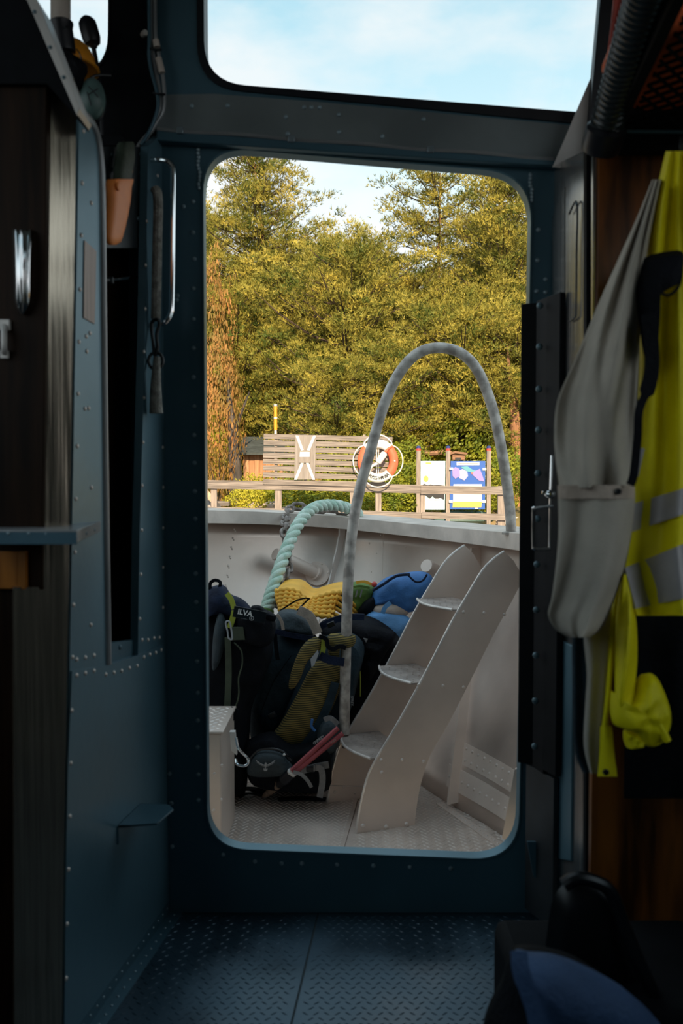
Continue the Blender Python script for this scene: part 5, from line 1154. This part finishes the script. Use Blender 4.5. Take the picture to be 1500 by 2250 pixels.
pm = MB().box((0, 0, 0), (.138, 1.5, .04)).build('plank', 'weathered_post', jt, bevel=.004); pm.data.transform(Matrix.Translation(ORG[jt.name])); 
for i in range(90):
    o = pm if i == 0 else bpy.data.objects.new('plank', pm.data)
    if i: COL.objects.link(o); o.parent = jt; mdf = o.modifiers.new('bevel', 'BEVEL'); mdf.width = .004
    o.location = V((-6.5 + i * .146, YJT - .55, jz - .02)) - ORG[jt.name]
for y in (-1.2, .12): MB().box((0, YJT + y, jz - .12), (13.4, .1, .16)).build('bearer', 'weathered', jt)
for x in (-5, -2.5, 0, 2.5, 5):
    MB().tube([V((x, YJT - 1.1, jz - .1)), V((x, YJT - 1.1, -2))], .1, 10).build('pile', 'bark_dark', jt); MB().tube([V((x, YJT + .1, jz - .1)), V((x, YJT + .1, -2))], .1, 10).build('pile', 'bark_dark', jt)
# fence on the jetty
fc = thing('jetty_fence', V((0, YJT, jz)), 'grey wooden fence with two rails along the jetty', 'fence')
def rail(x0, y0, x1, y1, h, name='rail', dY=0, m='weathered'):
    a, b_ = PY(x0, y0, YJT + dY), PY(x1, y1, YJT + dY); return MB().bar(a, b_, .045, h * YJT / F).build(name, m, fc, bevel=.006)
rail(300, 1062, 620, 1067, 19); rail(620, 1067, 928, 1075, 19); rail(924, 1076, 1108, 1078, 18, dY=-.02)
rail(300, 1118, 606, 1124, 14, dY=.02); rail(770, 1128, 932, 1134, 15, dY=.02); rail(926, 1132, 1122, 1137, 14, dY=-.02); rail(606, 1124, 780, 1128, 14, dY=.02)
rail(420, 1128, 780, 1137, 10, 'kick_board', dY=-.03)
for px, w in ((332, 13), (470, 13), (611, 15), (775, 13), (831, 13), (928, 10), (1101, 16)):
    a = PY(px, 1068, YJT + .055); MB().box((a.x, a.y, (a.z + jz) / 2), (w * YJT / F, .09, a.z - jz)).build('post', 'weathered_post', fc, bevel=.005)
# slatted screen on the fence
sc_ = thing('slat_screen', PY(720, 1060, YJT), 'grey slatted wooden screen fixed to the jetty fence', 'screen')
ys = [953, 967, 981, 994.5, 1008.5, 1022.5, 1037.5, 1053]
for i, y in enumerate(ys):
    h = 11.0
    a, b_ = PY(579 - (i > 2) * 1.5, y + h / 2, YJT - .04), PY(862 - (i > 5) * 6, y + h / 2 + 7, YJT - .04)
    MB().bar(a, b_, .024, h * YJT / F).build('slat', 'weathered', sc_, bevel=.003)
for px in (606, 670, 800, 842):
    a, b_ = PY(px, 955, YJT), PY(px, 1066, YJT); MB().bar(a, b_, .05, .05, V((0, 1, 0))).build('batten', 'weathered_post', sc_)
# board with white cross
xb = thing('cross_board', PY(670, 1054, YJT - .08), 'grey wooden board with a white painted X on the slatted screen', 'sign')
MB().prism(P3([(648, 956), (694, 957), (692, 1054), (646, 1054)], YJT - .085), (0, .022, 0)).build('board', 'board_grey', xb, bevel=.003)
for pl in ([(649, 957), (655, 957), (667, 989), (661, 990)], [(688, 957), (694, 957), (680, 990), (674, 989)], [(667, 1017), (661, 1017), (646, 1054), (652, 1054)], [(672, 1017), (678, 1017), (692, 1054), (686, 1054)]):
    MB().prism(P3(pl, YJT - .097), (0, .011, 0)).build('white_strip', 'white', xb)
MB().prism(P3([(657, 991), (682, 991), (681, 1017), (656, 1017)], YJT - .105), (0, .018, 0)).build('plate', 'board_grey', xb)
MB().prism(P3([(659, 993), (680, 993), (680, 1004), (658, 1004)], YJT - .11), (0, .005, 0)).build('notice', 'white', xb)
for k in range(3): MB().prism(P3([(661, 995.5 + k * 2.8), (678, 995.5 + k * 2.8), (678, 996.2 + k * 2.8), (661, 996.2 + k * 2.8)], YJT - .1115), (0, .002, 0)).build('print_line', 'print_grey', xb)
# lifebuoy
lb = thing('lifebuoy', PY(830, 1062, YJT - .15), 'red and white lifebuoy with a throwing line bag on the screen', 'lifebuoy')
bc = PY(830, 1013, YJT - .16); R_, r_ = .305, .085
bx_ = 1.0
def torus_seg(a0, a1, m, nm):
    n = 24; rr = []; 
    b_ = MB(); vs = []; fs = []; k = 14
    for i in range(n + 1):
        a = a0 + (a1 - a0) * i / n; c_ = bc + V((R_ * .98 * math.cos(a), 0, R_ * 1.06 * math.sin(a))); rd_ = V((math.cos(a), 0, math.sin(a)))
        for q in range(k): t_ = 2 * math.pi * q / k; vs.append(c_ + rd_ * (r_ * math.cos(t_)) + V((0, .75 * r_ * math.sin(t_), 0)))
    for i in range(n):
        for q in range(k): fs.append((i * k + q, i * k + (q + 1) % k, (i + 1) * k + (q + 1) % k, (i + 1) * k + q))
    return b_.add(vs, fs).build(nm, m, lb, ang=60)
D = math.radians
torus_seg(D(45), D(135), 'white', 'white_segment'); torus_seg(D(135), D(225), 'buoy_red', 'red_segment'); torus_seg(D(-45), D(45), 'buoy_red', 'red_segment')
wseg = torus_seg(D(225), D(315), 'white', 'white_segment')
ORG['wseg'] = ORG[lb.name]
def arc_text(parent, s, a0, a1, size, m, top=False):
    for i, ch_ in enumerate(s):
        if ch_ == ' ': continue
        a = D(a0 + (a1 - a0) * i / (len(s) - 1)); c_ = bc + V((R_ * .98 * math.cos(a), -.75 * r_ - .004, R_ * 1.06 * math.sin(a)))
        td = V((-math.sin(a), 0, math.cos(a))); rd_ = V((-math.cos(a), 0, -math.sin(a)))
        if top: td, rd_ = -td, -rd_
        text(parent, ch_, 'letter', m, c_, td, rd_, size, ext=.003, bold=.002)
arc_text(wseg, 'TRYGG HANSA', 233, 307, .085, 'print_black')
for q in range(4):
    a0 = D(45 + 90 * q - 0); pth = []
    for i in range(13):
        t_ = i / 12; a = a0 + D(90) * t_; rr = 1 + .26 * math.sin(math.pi * t_) ** .6; pth.append(bc + V((R_ * .98 * math.cos(a), -.02, R_ * 1.06 * math.sin(a))) + V((math.cos(a), 0, math.sin(a))) * (r_ * (1.0) + .085 * math.sin(math.pi * t_) ** .7))
    MB().tube(pth, .011, 6).build('grab_line', 'white', lb)
a_, b_ = PY(846, 994, YJT - .29), PY(829, 1018, YJT - .29)
MB().tube([a_.lerp(b_, t_) for t_ in (0, .08, .15, .85, .93, 1)], [.03, .055, .062, .062, .055, .03], 12).build('line_bag', 'white', lb)
MB().tube([a_, PY(852, 986, YJT - .25), PY(862, 980, YJT - .2)], [.03, .022, .02], 8).build('bag_strap', 'buoy_red', lb)
MB().tube(catmull([b_, PY(815, 1026, YJT - .27), PY(810, 1042, YJT - .24)], 4), .024, 8).build('bag_tail', 'white', lb)
for px in (827, 831): MB().tube(P3([(px, 985), (px, 1042)], YJT - .13), .008, 6).build('cord', 'white', lb)
for px, py in ((867, 1013),): MB().ball(PY(px, py, YJT - .235), .016, 8, 6).build('stud', 'white', lb)
MB().box(PY(830, 990, YJT - .09), (.05, .09, .05)).build('hook', 'weathered_post', lb)
# information boards with capped posts
YI = 18.6
for i, px in enumerate((919, 984, 1073.5)):
    ips = thing('sign_post', PY(px, 1160, YI), ['grey sign post with red and blue cap, left of the pale board', 'grey sign post with red and blue cap, between the two boards', 'grey sign post with red and blue cap, right of the blue board'][i], 'post', 'capped sign posts')
    t_, b_ = PY(px, 990, YI), PY(px, 1160, YI); b_.z = gz_(b_.x, YI) - .05; b_.x = t_.x; t_.y = b_.y = YI
    MB().bar(b_, V((t_.x, YI, t_.z)), .09, .09, V((0, 1, 0))).build('shaft', 'weathered_post', ips, bevel=.006)
    MB().lathe([(.05, 0), (.05, .045)], V((t_.x, YI, t_.z)), UP, 14).build('red_band', 'cap_red', ips); MB().lathe([(.052, .045), (.052, .075), (.03, .10), (.005, .105)], V((t_.x, YI, t_.z)), UP, 14).build('blue_cap', 'cap_blue', ips)
def flat(par, nm, m, pts, Y, th=.003): return MB().prism(P3(pts, Y), (0, th, 0)).build(nm, m, par, smooth=False)
i1 = thing('information_board', PY(950, 1120, YI - .06), 'pale cyan information board with an orange sun disc', 'sign')
flat(i1, 'panel', 'sign_cyan', [(924, 1013), (978, 1013), (977, 1120), (924, 1120)], YI - .07, .02)
flat(i1, 'picture', 'white', [(925, 1022), (977, 1026), (977, 1068), (925, 1066)], YI - .075)
flat(i1, 'title', 'sign_yellow', [(935, 1016), (947, 1016), (947, 1019), (935, 1019)], YI - .078)
flat(i1, 'sun_disc', 'sign_yellow', [(935.5 + 5.5 * math.cos(a * math.pi / 9), 1052 + 7 * math.sin(a * math.pi / 9)) for a in range(18)], YI - .08)
random.seed(5)
flat(i1, 'rocks_print', 'print_black', [(926, 1066), (932, 1063), (940, 1066), (946, 1064), (952, 1066), (962, 1065), (976, 1067), (976, 1098), (966, 1094), (958, 1098), (950, 1090), (944, 1096), (934, 1088), (927, 1092)], YI - .08)
flat(i1, 'text_block', 'white', [(935, 1096), (970, 1096), (968, 1114), (934, 1114)], YI - .085)
for k in range(5): flat(i1, 'print_line', 'print_grey', [(937, 1099 + 2.8 * k), (967, 1099 + 2.8 * k), (967, 1099.8 + 2.8 * k), (937, 1099.8 + 2.8 * k)], YI - .088, .002)
i2_ = thing('information_board', PY(1027, 1119, YI - .06), 'blue information board with an island map', 'sign')
flat(i2_, 'panel', 'sign_blue', [(990, 1013), (1066, 1013), (1065, 1119), (988, 1119)], YI - .07, .02)
flat(i2_, 'title', 'white', [(1003, 1015), (1053, 1015), (1053, 1022), (1003, 1022)], YI - .075)
flat(i2_, 'title_line', 'sign_coral', [(1006, 1018), (1050, 1018), (1050, 1019.2), (1006, 1019.2)], YI - .078, .002)
for m, pl in (('sign_purple', [(993, 1032), (1000, 1026), (1009, 1030), (1010, 1046), (1000, 1052), (994, 1046)]), ('sign_lilac', [(1008, 1034), (1016, 1030), (1026, 1036), (1028, 1046), (1020, 1056), (1008, 1050)]), ('sign_teal', [(1012, 1026), (1026, 1024), (1038, 1032), (1048, 1034), (1040, 1038), (1026, 1036)]), ('sign_purple', [(1040, 1036), (1054, 1030), (1060, 1046), (1064, 1058), (1052, 1056), (1038, 1044)]), ('sign_coral', [(1034, 1038), (1042, 1036), (1044, 1040), (1036, 1042)])): flat(i2_, 'map_area', m, pl, YI - .078 - .001 * len(m) / 4, .002)
flat(i2_, 'text_block', 'white', [(996, 1064), (1058, 1064), (1058, 1102), (995, 1102)], YI - .075)
for k in range(7):
    for xa in (999, 1029): flat(i2_, 'print_line', 'print_grey', [(xa, 1082 + 2.6 * k), (xa + 26, 1082 + 2.6 * k), (xa + 26, 1082.7 + 2.6 * k), (xa, 1082.7 + 2.6 * k)], YI - .078, .002)
flat(i2_, 'legend', 'sign_yellow', [(995, 1102), (1058, 1102), (1057, 1115), (994, 1115)], YI - .078)
flat(i2_, 'logo', 'white', [(1043, 1116), (1050, 1116), (1050, 1118), (1043, 1118)], YI - .078)
for px, py in ((991, 1030), (1064, 1031), (990, 1102), (1063, 1102)): flat(i2_, 'clamp', 'white', [(px - 4, py - 2.5), (px + 4, py - 2.5), (px + 4, py + 2.5), (px - 4, py + 2.5)], YI - .09, .03)
# orange marker pole
mp_ = thing('marker_pole', PY(605, 1000, 19.5), 'orange and grey marker pole standing behind the slatted screen', 'pole')
zt = PY(605, 893, 19.5).z; xm = PY(605, 900, 19.5).x
MB().tube([V((xm, 19.5, gz_(xm, 19.5) - .1)), V((xm, 19.5, PY(605, 945, 19.5).z))], .03, 10).build('lower_tube', 'alu', mp_)
MB().tube([V((xm, 19.5, PY(605, 945, 19.5).z)), V((xm, 19.5, zt))], .038, 12).build('orange_tube', 'orange_hat', mp_)
MB().tube([V((xm, 19.5, zt)), V((xm, 19.5, zt + .05))], .042, 12).build('cap', 'print_grey', mp_); MB().tube([V((xm, 19.5, zt - .28)), V((xm, 19.5, zt - .24))], .042, 12).build('band', 'alu', mp_)
# lumber leaning at the left
for i, (a, b_, m) in enumerate([((440, 1066), (495, 1122), 'plank_fresh'), ((436, 1080), (484, 1128), 'weathered'), ((432, 1096), (470, 1134), 'plank_fresh'), ((452, 1104), (468, 1128), 'board_grey')]):
    o = MB().bar(PY(*a, 17.4 - .1 * i), PY(b_[0], b_[1] + 12, 17.2 - .1 * i), .11, .035, V((0, -1, .5))).build('plank', m, bevel=.004)
    tag(o, ['topmost pale plank leaning at the left end of the fence', 'grey plank leaning under the topmost pale one', 'pale plank third in the leaning lumber', 'short grey plank lowest in the leaning lumber'][i], 'plank', 'leaning lumber')
# wooden platform corner behind
o = MB().box(PY(490, 1106, 18.6), (.35, .8, .08)).build('wooden_block', 'weathered'); tag(o, 'grey wooden block behind the leaning lumber', 'block')
# shed at the left
sh = thing('shed', PY(570, 1090, 22.6), 'brown plank shed half hidden behind the slatted screen', 'shed')
s0x, s1x = PY(535, 1050, 22.6).x, PY(680, 1050, 22.6).x; sz0 = gz_(-2, 22.6) - .2; n = 12
for k in range(n):
    w = (s1x - s0x) / n; tz = PY(570, 1000, 22.6).z; MB().box((s0x + (k + .5) * w, 22.6 + .012 * (k % 2), (sz0 + tz) / 2), (w * .97, .03, tz - sz0)).build('board', 'shed_wall', sh, bevel=.004)
MB().box(((s0x + s1x) / 2, 23.4, (sz0 + tz) / 2), (s1x - s0x - .02, 1.5, tz - sz0)).build('body', 'shed_wall', sh)
MB().prism([V((s0x - .2, 22.35, tz)), V((s1x + .2, 22.35, tz)), V((s1x + .2, 24.3, tz + .5)), V((s0x - .2, 24.3, tz + .5))], UP * .06).build('roof', 'roof_dark', sh)
# little hut and shelter behind the boards
hu = thing('nest_box', PY(1008, 1010, 21.5), 'small wooden box with a black painted opening on a tree behind the blue board', 'box')
MB().box(PY(1006, 1003, 21.5), (.32, .3, .17)).build('body', 'hut_wood', hu, bevel=.006); MB().prism(P3([(987, 995), (1000, 991), (1027, 995), (1026, 999), (1000, 996), (987, 999)], 21.3), (0, .45, 0)).build('roof', 'hut_wood', hu)
MB().box(PY(1006, 1008, 21.34), (.14, .02, .06)).build('opening', 'print_black', hu)  # black block on the face paints the dark of a hole
lo = thing('fallen_log', PY(960, 998, 22.5), 'bare fallen log behind the information boards', 'log')
MB().tube(catmull(P3([(915, 992), (945, 996), (975, 994), (1010, 1000)], 22.5), 5), .07, 8).build('stem', 'hut_wood', lo); MB().tube(P3([(935, 996), (928, 988)], 22.5), .03, 6).build('stub', 'hut_wood', lo)
mt_ = PY(975, 1160, 19.3)
# rowing boat hull upturned near the shore
ub = MB().pillow([V((x, y, .12)) for x, y in ((PY(950, 1150, 19.2).x, 18.9), (PY(985, 1150, 19.2).x, 18.7), (PY(1060, 1150, 19.2).x, 18.8), (PY(1085, 1150, 19.2).x, 19.1), (PY(1050, 1150, 19.2).x, 19.5), (PY(970, 1150, 19.2).x, 19.4))], .22, .1, UP, rings=6).build('upturned_dinghy', 'cup_green'); tag(ub, 'dark upturned dinghy on the shore under the boards', 'dinghy')

# ------------------------------------------------------------------ rocks, shrubs, trees
def rockm(seed):
    b_ = MB(); b_.ball((0, 0, 0), 1, 14, 9); off = V((seed * 7.1, seed, 3))
    b_.v = [v * (1 + .45 * noise.noise(v * 1.3 + off) + .15 * noise.noise(v * 3 + off)) for v in b_.v]; return b_
rl = [(561, 1113, 18.6, .15, 'pale pointed rock left of the fence post'), (596, 1112, 18.4, .18, 'larger pale rock beside the fence post'), (628, 1118, 18.2, .11, 'small rock right of the fence post'), (470, 1034, 27.5, .9, 'big reddish boulder at the left under the trees'), (1104, 1150, 18.9, .14, 'tan rock right of the blue board'), (1112, 1146, 19.9, .26, 'tan boulder at the right end of the fence')]
for i, (px, py, Y, r, lab) in enumerate(rl):
    b_ = rockm(i + 2); c_ = PY(px, py, Y); b_.v = [V((c_.x + v.x * r, c_.y + v.y * r, c_.z + v.z * r * .6)) for v in b_.v]; tag(b_.build('rock', 'rock', ang=30), lab, 'rock', 'shore rocks')
def blades(b_, c, d, l, w):
    s = d.orthogonal().normalized(); s = Quaternion(d, random.uniform(0, 6.28)) @ s; b_.add([c - s * w, c + s * w, c + d * l], [(0, 1, 2)])
def rnd(): 
    return V((random.uniform(-1, 1), random.uniform(-1, 1), random.uniform(-1, 1)))
def pine_parts(seed, h, cb, rmax, prof, nwh=.30, nb=4, dens=1.0, tuft=.2, sway=.3, bend=0.0, start=0.0):
    """trunk, branches and needles of a pine, base at the origin"""
    random.seed(seed); T, B, NDL = MB(), MB(), MB()
    axis = lambda z: V((sway * math.sin(z * .45 + seed) * z / h + bend * (z / h) ** 2, sway * .6 * math.cos(z * .4 + seed * 2) * z / h, z))
    tr0 = .012 * h + .06; T.tube([axis(h * i / 14) - V((0, 0, .4 if i == 0 else 0)) for i in range(15)], [max(.02, tr0 * (1 - .92 * (i / 14))) for i in range(15)], 9)
    z = h * cb
    while z < h - .1:
        t = (z / h - cb) / (1 - cb); R = prof(t) * rmax; a0 = random.uniform(0, 6.28)
        for k in range(nb):
            if random.random() < .12: continue
            a = a0 + 2 * math.pi * k / nb + random.uniform(-.5, .5); L = max(.25, R * random.uniform(.65, 1.12)); up = .04 + .32 * t + random.uniform(-.12, .2)
            o = axis(z + random.uniform(-.15, .15)); d = V((math.cos(a), math.sin(a), up)).normalized()
            pth = [o, o + d * L * .4 + V((0, 0, -.04 * L)), o + d * L * .75 + V((0, 0, .02 * L)), o + d * L + V((0, 0, .12 * L))]
            B.tube(pth, [.012 + .012 * L, .01 + .008 * L, .01 + .004 * L, .008], 4, caps=False)
            m = max(2, int(L / .40)); side = V((-d.y, d.x, 0)).normalized()
            for q in range(m + 1):
                w = start + (1 - start) * (q + random.random()) / m
                if w < .08 and t < .8: continue
                c = o.lerp(o + d * L, w) + V((0, 0, .12 * L * w * w)) + side * (random.gauss(0, .26) * L * .5 * (.5 + w * .5)) + V((0, 0, random.gauss(.05, .06)))
                cs = random.uniform(.7, 1.25)
                for s in range(int(34 * dens * cs)):
                    p = c + V((random.gauss(0, .16), random.gauss(0, .16), random.gauss(0, .08))) * cs
                    dd = (d * .35 + (p - c) * 2.2 + V((0, 0, .6)) + rnd() * .4).normalized()
                    for e_ in range(4): blades(NDL, p, (dd + rnd() * .8).normalized(), tuft * random.uniform(.6, 1.1), .0125)
        z += nwh * (1 - .3 * t)
    return T, B, NDL
def proto(name, parts, bark, needles, loc, scl, rz, label, cat='tree', group='pines behind the jetty'):
    T, B, NDL = parts; r = thing(name, V((0, 0, 0)), label, cat, group)
    T.build('trunk', bark, r, recalc=False); B.build('branches', 'twig', r, recalc=False)
    o = NDL.build('foliage', needles, r, recalc=False, smooth=False); o['kind'] = 'stuff'
    r.location = loc; r.scale = (scl, scl, scl) if not hasattr(scl, '__len__') else scl; r.rotation_euler = (0, 0, rz); return r
def copy_tree(src, loc, scl, rz, label, needles=None):
    r = src.copy(); COL.objects.link(r); r.location = loc; r.scale = (scl, scl, scl) if not hasattr(scl, '__len__') else scl; r.rotation_euler = (0, 0, rz); r['label'] = label
    for c in src.children:
        q = c.copy(); COL.objects.link(q); q.parent = r
        if needles and c.name.startswith('foliage'): q.material_slots[0].link = 'OBJECT'; q.material_slots[0].material = MATS[needles]
    return r
def curve(k):
    def f(t):
        for (a, u), (b_, v) in zip(k, k[1:]):
            if t <= b_: return u + (v - u) * (t - a) / (b_ - a)
        return k[-1][1]
    return f
def place(px, ytop, Y):
    x = PY(px, 1000, Y).x; z = gz_(x, Y) - .15; return V((x, Y, z)), PY(px, ytop, Y).z - z
cone = lambda t: (1 - t) ** .75 * (.55 + .45 * min(1, t * 5)) + .04
egg = lambda t: max(.12, math.sin(math.pi * (.18 + .80 * t)) ** .8)
flat_ = lambda t: .35 + .65 * math.sin(math.pi * min(1, .15 + t * .8)) * (1 if t < .85 else .75)
l, h = place(566, 335, 30); T1 = proto('pine_tree', pine_parts(11, h, .10, 1, curve([(0, 2.6), (.35, 3.0), (.6, 2.5), (.76, 1.9), (.84, 1.05), (.90, 1.45), (.95, 1.25), (1, .7)]), .30, 5, 1.0, .17), 'bark_red', 'needles', l, 1, 0, 'tall pine with a layered crown reaching highest at the left')
l, h = place(765, 540, 25.5); T2 = proto('pine_tree', pine_parts(23, h, .06, 1, curve([(0, 2.2), (.3, 2.9), (.6, 2.7), (.8, 2.0), (.93, 1.2), (1, .6)]), .30, 6, 1.0, .16), 'bark_dark', 'needles', l, 1, .4, 'broad dense pine in the middle behind the slatted screen')
l, h = place(958, 388, 30); T3 = proto('pine_tree', pine_parts(37, h, .40, 1, curve([(0, .8), (.3, 1.0), (.5, 1.3), (.68, 2.0), (.85, 1.8), (.95, 1.3), (1, .8)]), .40, 4, 1.15, .16, .35, start=.25), 'bark_red', 'needles', l, 1, 1.1, 'sparse tall pine with a bare reddish trunk right of the middle')
l, h = place(1112, 385, 27); T4 = proto('pine_tree', pine_parts(51, h, .12, 1, curve([(0, 2.0), (.4, 2.1), (.7, 1.6), (.9, 1.0), (1, .4)]), .30, 5, 1.0, .16), 'bark_red', 'needles', l, 1, .2, 'dense narrow pine at the right edge of the doorway')
l, h = place(1008, 690, 23.5); T5 = proto('pine_tree', pine_parts(67, h, .42, 1, curve([(0, 1.7), (.4, 2.0), (.8, 1.3), (1, .5)]), .26, 6, 1.0, .15, .15), 'bark_dark', 'needles', l, 1, 2.0, 'shorter dark trunked pine standing behind the information boards')
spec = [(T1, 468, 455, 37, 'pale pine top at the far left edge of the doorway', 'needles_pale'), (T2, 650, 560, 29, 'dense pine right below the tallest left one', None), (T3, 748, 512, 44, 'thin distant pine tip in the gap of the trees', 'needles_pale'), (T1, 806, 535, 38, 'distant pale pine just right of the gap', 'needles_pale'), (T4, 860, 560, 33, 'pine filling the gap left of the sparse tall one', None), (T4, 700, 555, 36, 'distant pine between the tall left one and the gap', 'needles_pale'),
        (T2, 515, 640, 27, 'low dense pine at the left beneath the tallest', None), (T2, 905, 600, 28, 'dense pine left of the bare reddish trunk', None), (T4, 1040, 480, 33, 'pine between the sparse one and the right edge', None), (T2, 1060, 640, 26, 'low dense pine beneath the right edge one', None), (T5, 845, 760, 22.5, 'small low pine right behind the lifebuoy', None), (T5, 640, 790, 25.6, 'small low pine behind the X board', None), (T1, 1190, 330, 31, 'tall pine mostly hidden by the right jamb', None), (T1, 395, 420, 31, 'tall pine mostly hidden by the left jamb', None), (T2, 590, 560, 33, 'dense pine behind the tall left trunk', None), (T2, 1140, 700, 23, 'low bushy pine at the far right', None), (T4, 980, 620, 36, 'background pine behind the sparse tall one', None), (T5, 740, 800, 21.8, 'lowest pine in the middle just behind the fence', None), (T4, 250, 420, 32, 'pine far out to the left', None), (T4, 1350, 420, 32, 'pine far out to the right', None), (T2, 60, 560, 28, 'broad pine farthest out to the left', None), (T2, 1500, 560, 28, 'broad pine farthest out to the right', None), (T2, 330, 640, 25, 'low broad pine just outside the left jamb', None), (T1, 170, 470, 28, 'layered pine outside the frame at the left', None), (T4, -80, 480, 27, 'narrow pine well outside the frame at the left', None), (T1, -300, 430, 30, 'tall layered pine well outside the frame at the left', None), (T1, 1650, 430, 30, 'tall layered pine well outside the frame at the right', None), (T2, 1280, 600, 26, 'low broad pine just outside the right jamb', None)]
hh = {}
for s_ in (T1, T2, T3, T4, T5): hh[s_.name] = max(v.co.z for v in s_.children[0].data.vertices)
random.seed(99)
for src, px, yt, Y, lab, nd in spec:
    l, h = place(px, yt, Y); k = h / hh[src.name]; w = max(.75, min(1.15, k)) if k < 1.2 else k
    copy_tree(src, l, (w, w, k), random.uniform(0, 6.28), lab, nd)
def bush_parts(seed, rx, rz_, n, leaf):
    random.seed(seed); T, B, NDL = MB(), MB(), MB()
    T.tube([V((0, 0, -.15)), V((.02, 0, rz_ * .6))], [.03, .012], 6)
    for k in range(9):
        a = k * 2.4; p = V((math.cos(a) * rx * .6, math.sin(a) * rx * .6, rz_ * random.uniform(.6, 1.3))); B.tube([V((0, 0, 0)), p * .6, p], [.014, .01, .005], 4, caps=False)
    for k in range(n):
        d = rnd(); 
        while d.length > 1 or d.length < .1: d = rnd()
        r = d.length ** .4; d.normalize(); nzv = 1 + .45 * noise.noise(d * 2.2 + V((seed, 0, 0)))
        p = V((d.x * rx * r * nzv, d.y * rx * r * nzv, rz_ + d.z * rz_ * r * nzv)); a = (d + rnd() * .9).normalized(); s = a.orthogonal().normalized(); t_ = a.cross(s); f = leaf * random.uniform(.6, 1.2)
        NDL.add([p - s * f, p - t_ * f * .5, p + s * f, p + t_ * f * .5], [(0, 1, 2, 3)])
    return T, B, NDL
B1 = None; bs_ = [(640, 1112, 18.9, .75, .32, 'leaves_green', 'low green shrub below the slatted screen'), (545, 1112, 18.8, .5, .26, 'leaves_lime', 'yellow green shrub left of the fence post'), (745, 1112, 18.9, .8, .36, 'leaves_green', 'green shrub below the lifebuoy'), (865, 1108, 19.2, .7, .42, 'leaves_green', 'green shrub between lifebuoy and boards'), (895, 1050, 20.2, .7, .7, 'leaves_green', 'tall green shrub left of the pale board'), (1095, 1060, 20.6, .7, .8, 'leaves_green', 'green shrub right of the blue board'), (458, 1010, 23.5, .75, .6, 'leaves_lime', 'bright yellow green shrub at the left under the rust tree'), (480, 930, 21.7, .6, 1.1, 'leaves_rust', 'rust coloured autumn tree at the left edge'), (465, 830, 25, .8, 1.5, 'leaves_rust', 'tall rust coloured autumn tree behind the left jamb'), (1035, 1000, 23, 1.0, .7, 'leaves_green', 'green shrub behind the blue board'), (945, 985, 24, 1.1, .8, 'leaves_lime', 'yellowish shrub behind the pale board'), (800, 1030, 21.5, .9, .7, 'leaves_green', 'dark green shrub behind the lifebuoy'), (690, 1040, 21.1, .85, .6, 'leaves_green', 'dark green shrub behind the X board'), (1010, 1105, 19.6, .8, .35, 'leaves_green', 'low shrub under the blue board'), (590, 1085, 20.8, .7, .35, 'leaves_lime', 'low yellow shrub in front of the shed')]
protos = {}
for i, (px, py, Y, rx, rz_, m, lab) in enumerate(bs_):
    c_ = PY(px, py, Y); key = m
    g0 = gz_(c_.x, Y); k = max(.35, c_.z - g0) if rz_ > 1.2 or c_.z > g0 else rz_
    if key not in protos:
        r = proto('shrub' if 'tree' not in lab else 'autumn_tree', bush_parts(70 + i, 1, 1, 5200 if m != 'leaves_rust' else 4200, .055 if m != 'leaves_rust' else .042), 'bark_dark', m, (c_.x, Y, g0), 1, i, lab, 'shrub', 'shrubs behind the fence'); protos[key] = r
    else: r = copy_tree(protos[key], (c_.x, Y, g0), 1, i * 1.3, lab)
    r.name = 'autumn_tree' if 'tree' in lab and m == 'leaves_rust' else 'shrub'; r['category'] = 'tree' if m == 'leaves_rust' else 'shrub'
    r.scale = (rx, rx, max(rz_, (c_.z - g0)))
# two bare trunks seen at the left and right
for px, Y, r0, y_t, m, lab in ((517, 21.7, .16, 930, 'bark_dark', 'dark forked trunk at the left behind the fence'), (703, 19.8, .17, 1040, 'bark_red', 'short reddish trunk below the slatted screen'), (1133, 22.5, .15, 860, 'bark_red', 'reddish trunk at the right edge of the doorway')):
    a = PY(px, 1100, Y); g0 = gz_(a.x, Y) - .2; t_ = PY(px - 6, y_t, Y); o = thing('tree_trunk', V((a.x, Y, g0)), lab, 'tree')
    MB().tube([V((a.x, Y, g0)), V((a.x, Y, (g0 + t_.z) / 2)), t_], [r0 * 1.15, r0, r0 * .75], 10).build('trunk', m, o)
    if y_t > 1000: continue
    MB().tube([t_ - UP * .3, t_ + V((.2, .1, .25)), t_ + V((.4, .2, .8))], [r0 * .4, r0 * .25, r0 * .1], 7).build('branch', m, o); MB().tube([t_ - UP * .1, t_ + V((-.1, .1, .6)), t_ + V((-.12, .2, 1.2))], [r0 * .6, r0 * .4, r0 * .1], 7).build('branch', m, o)
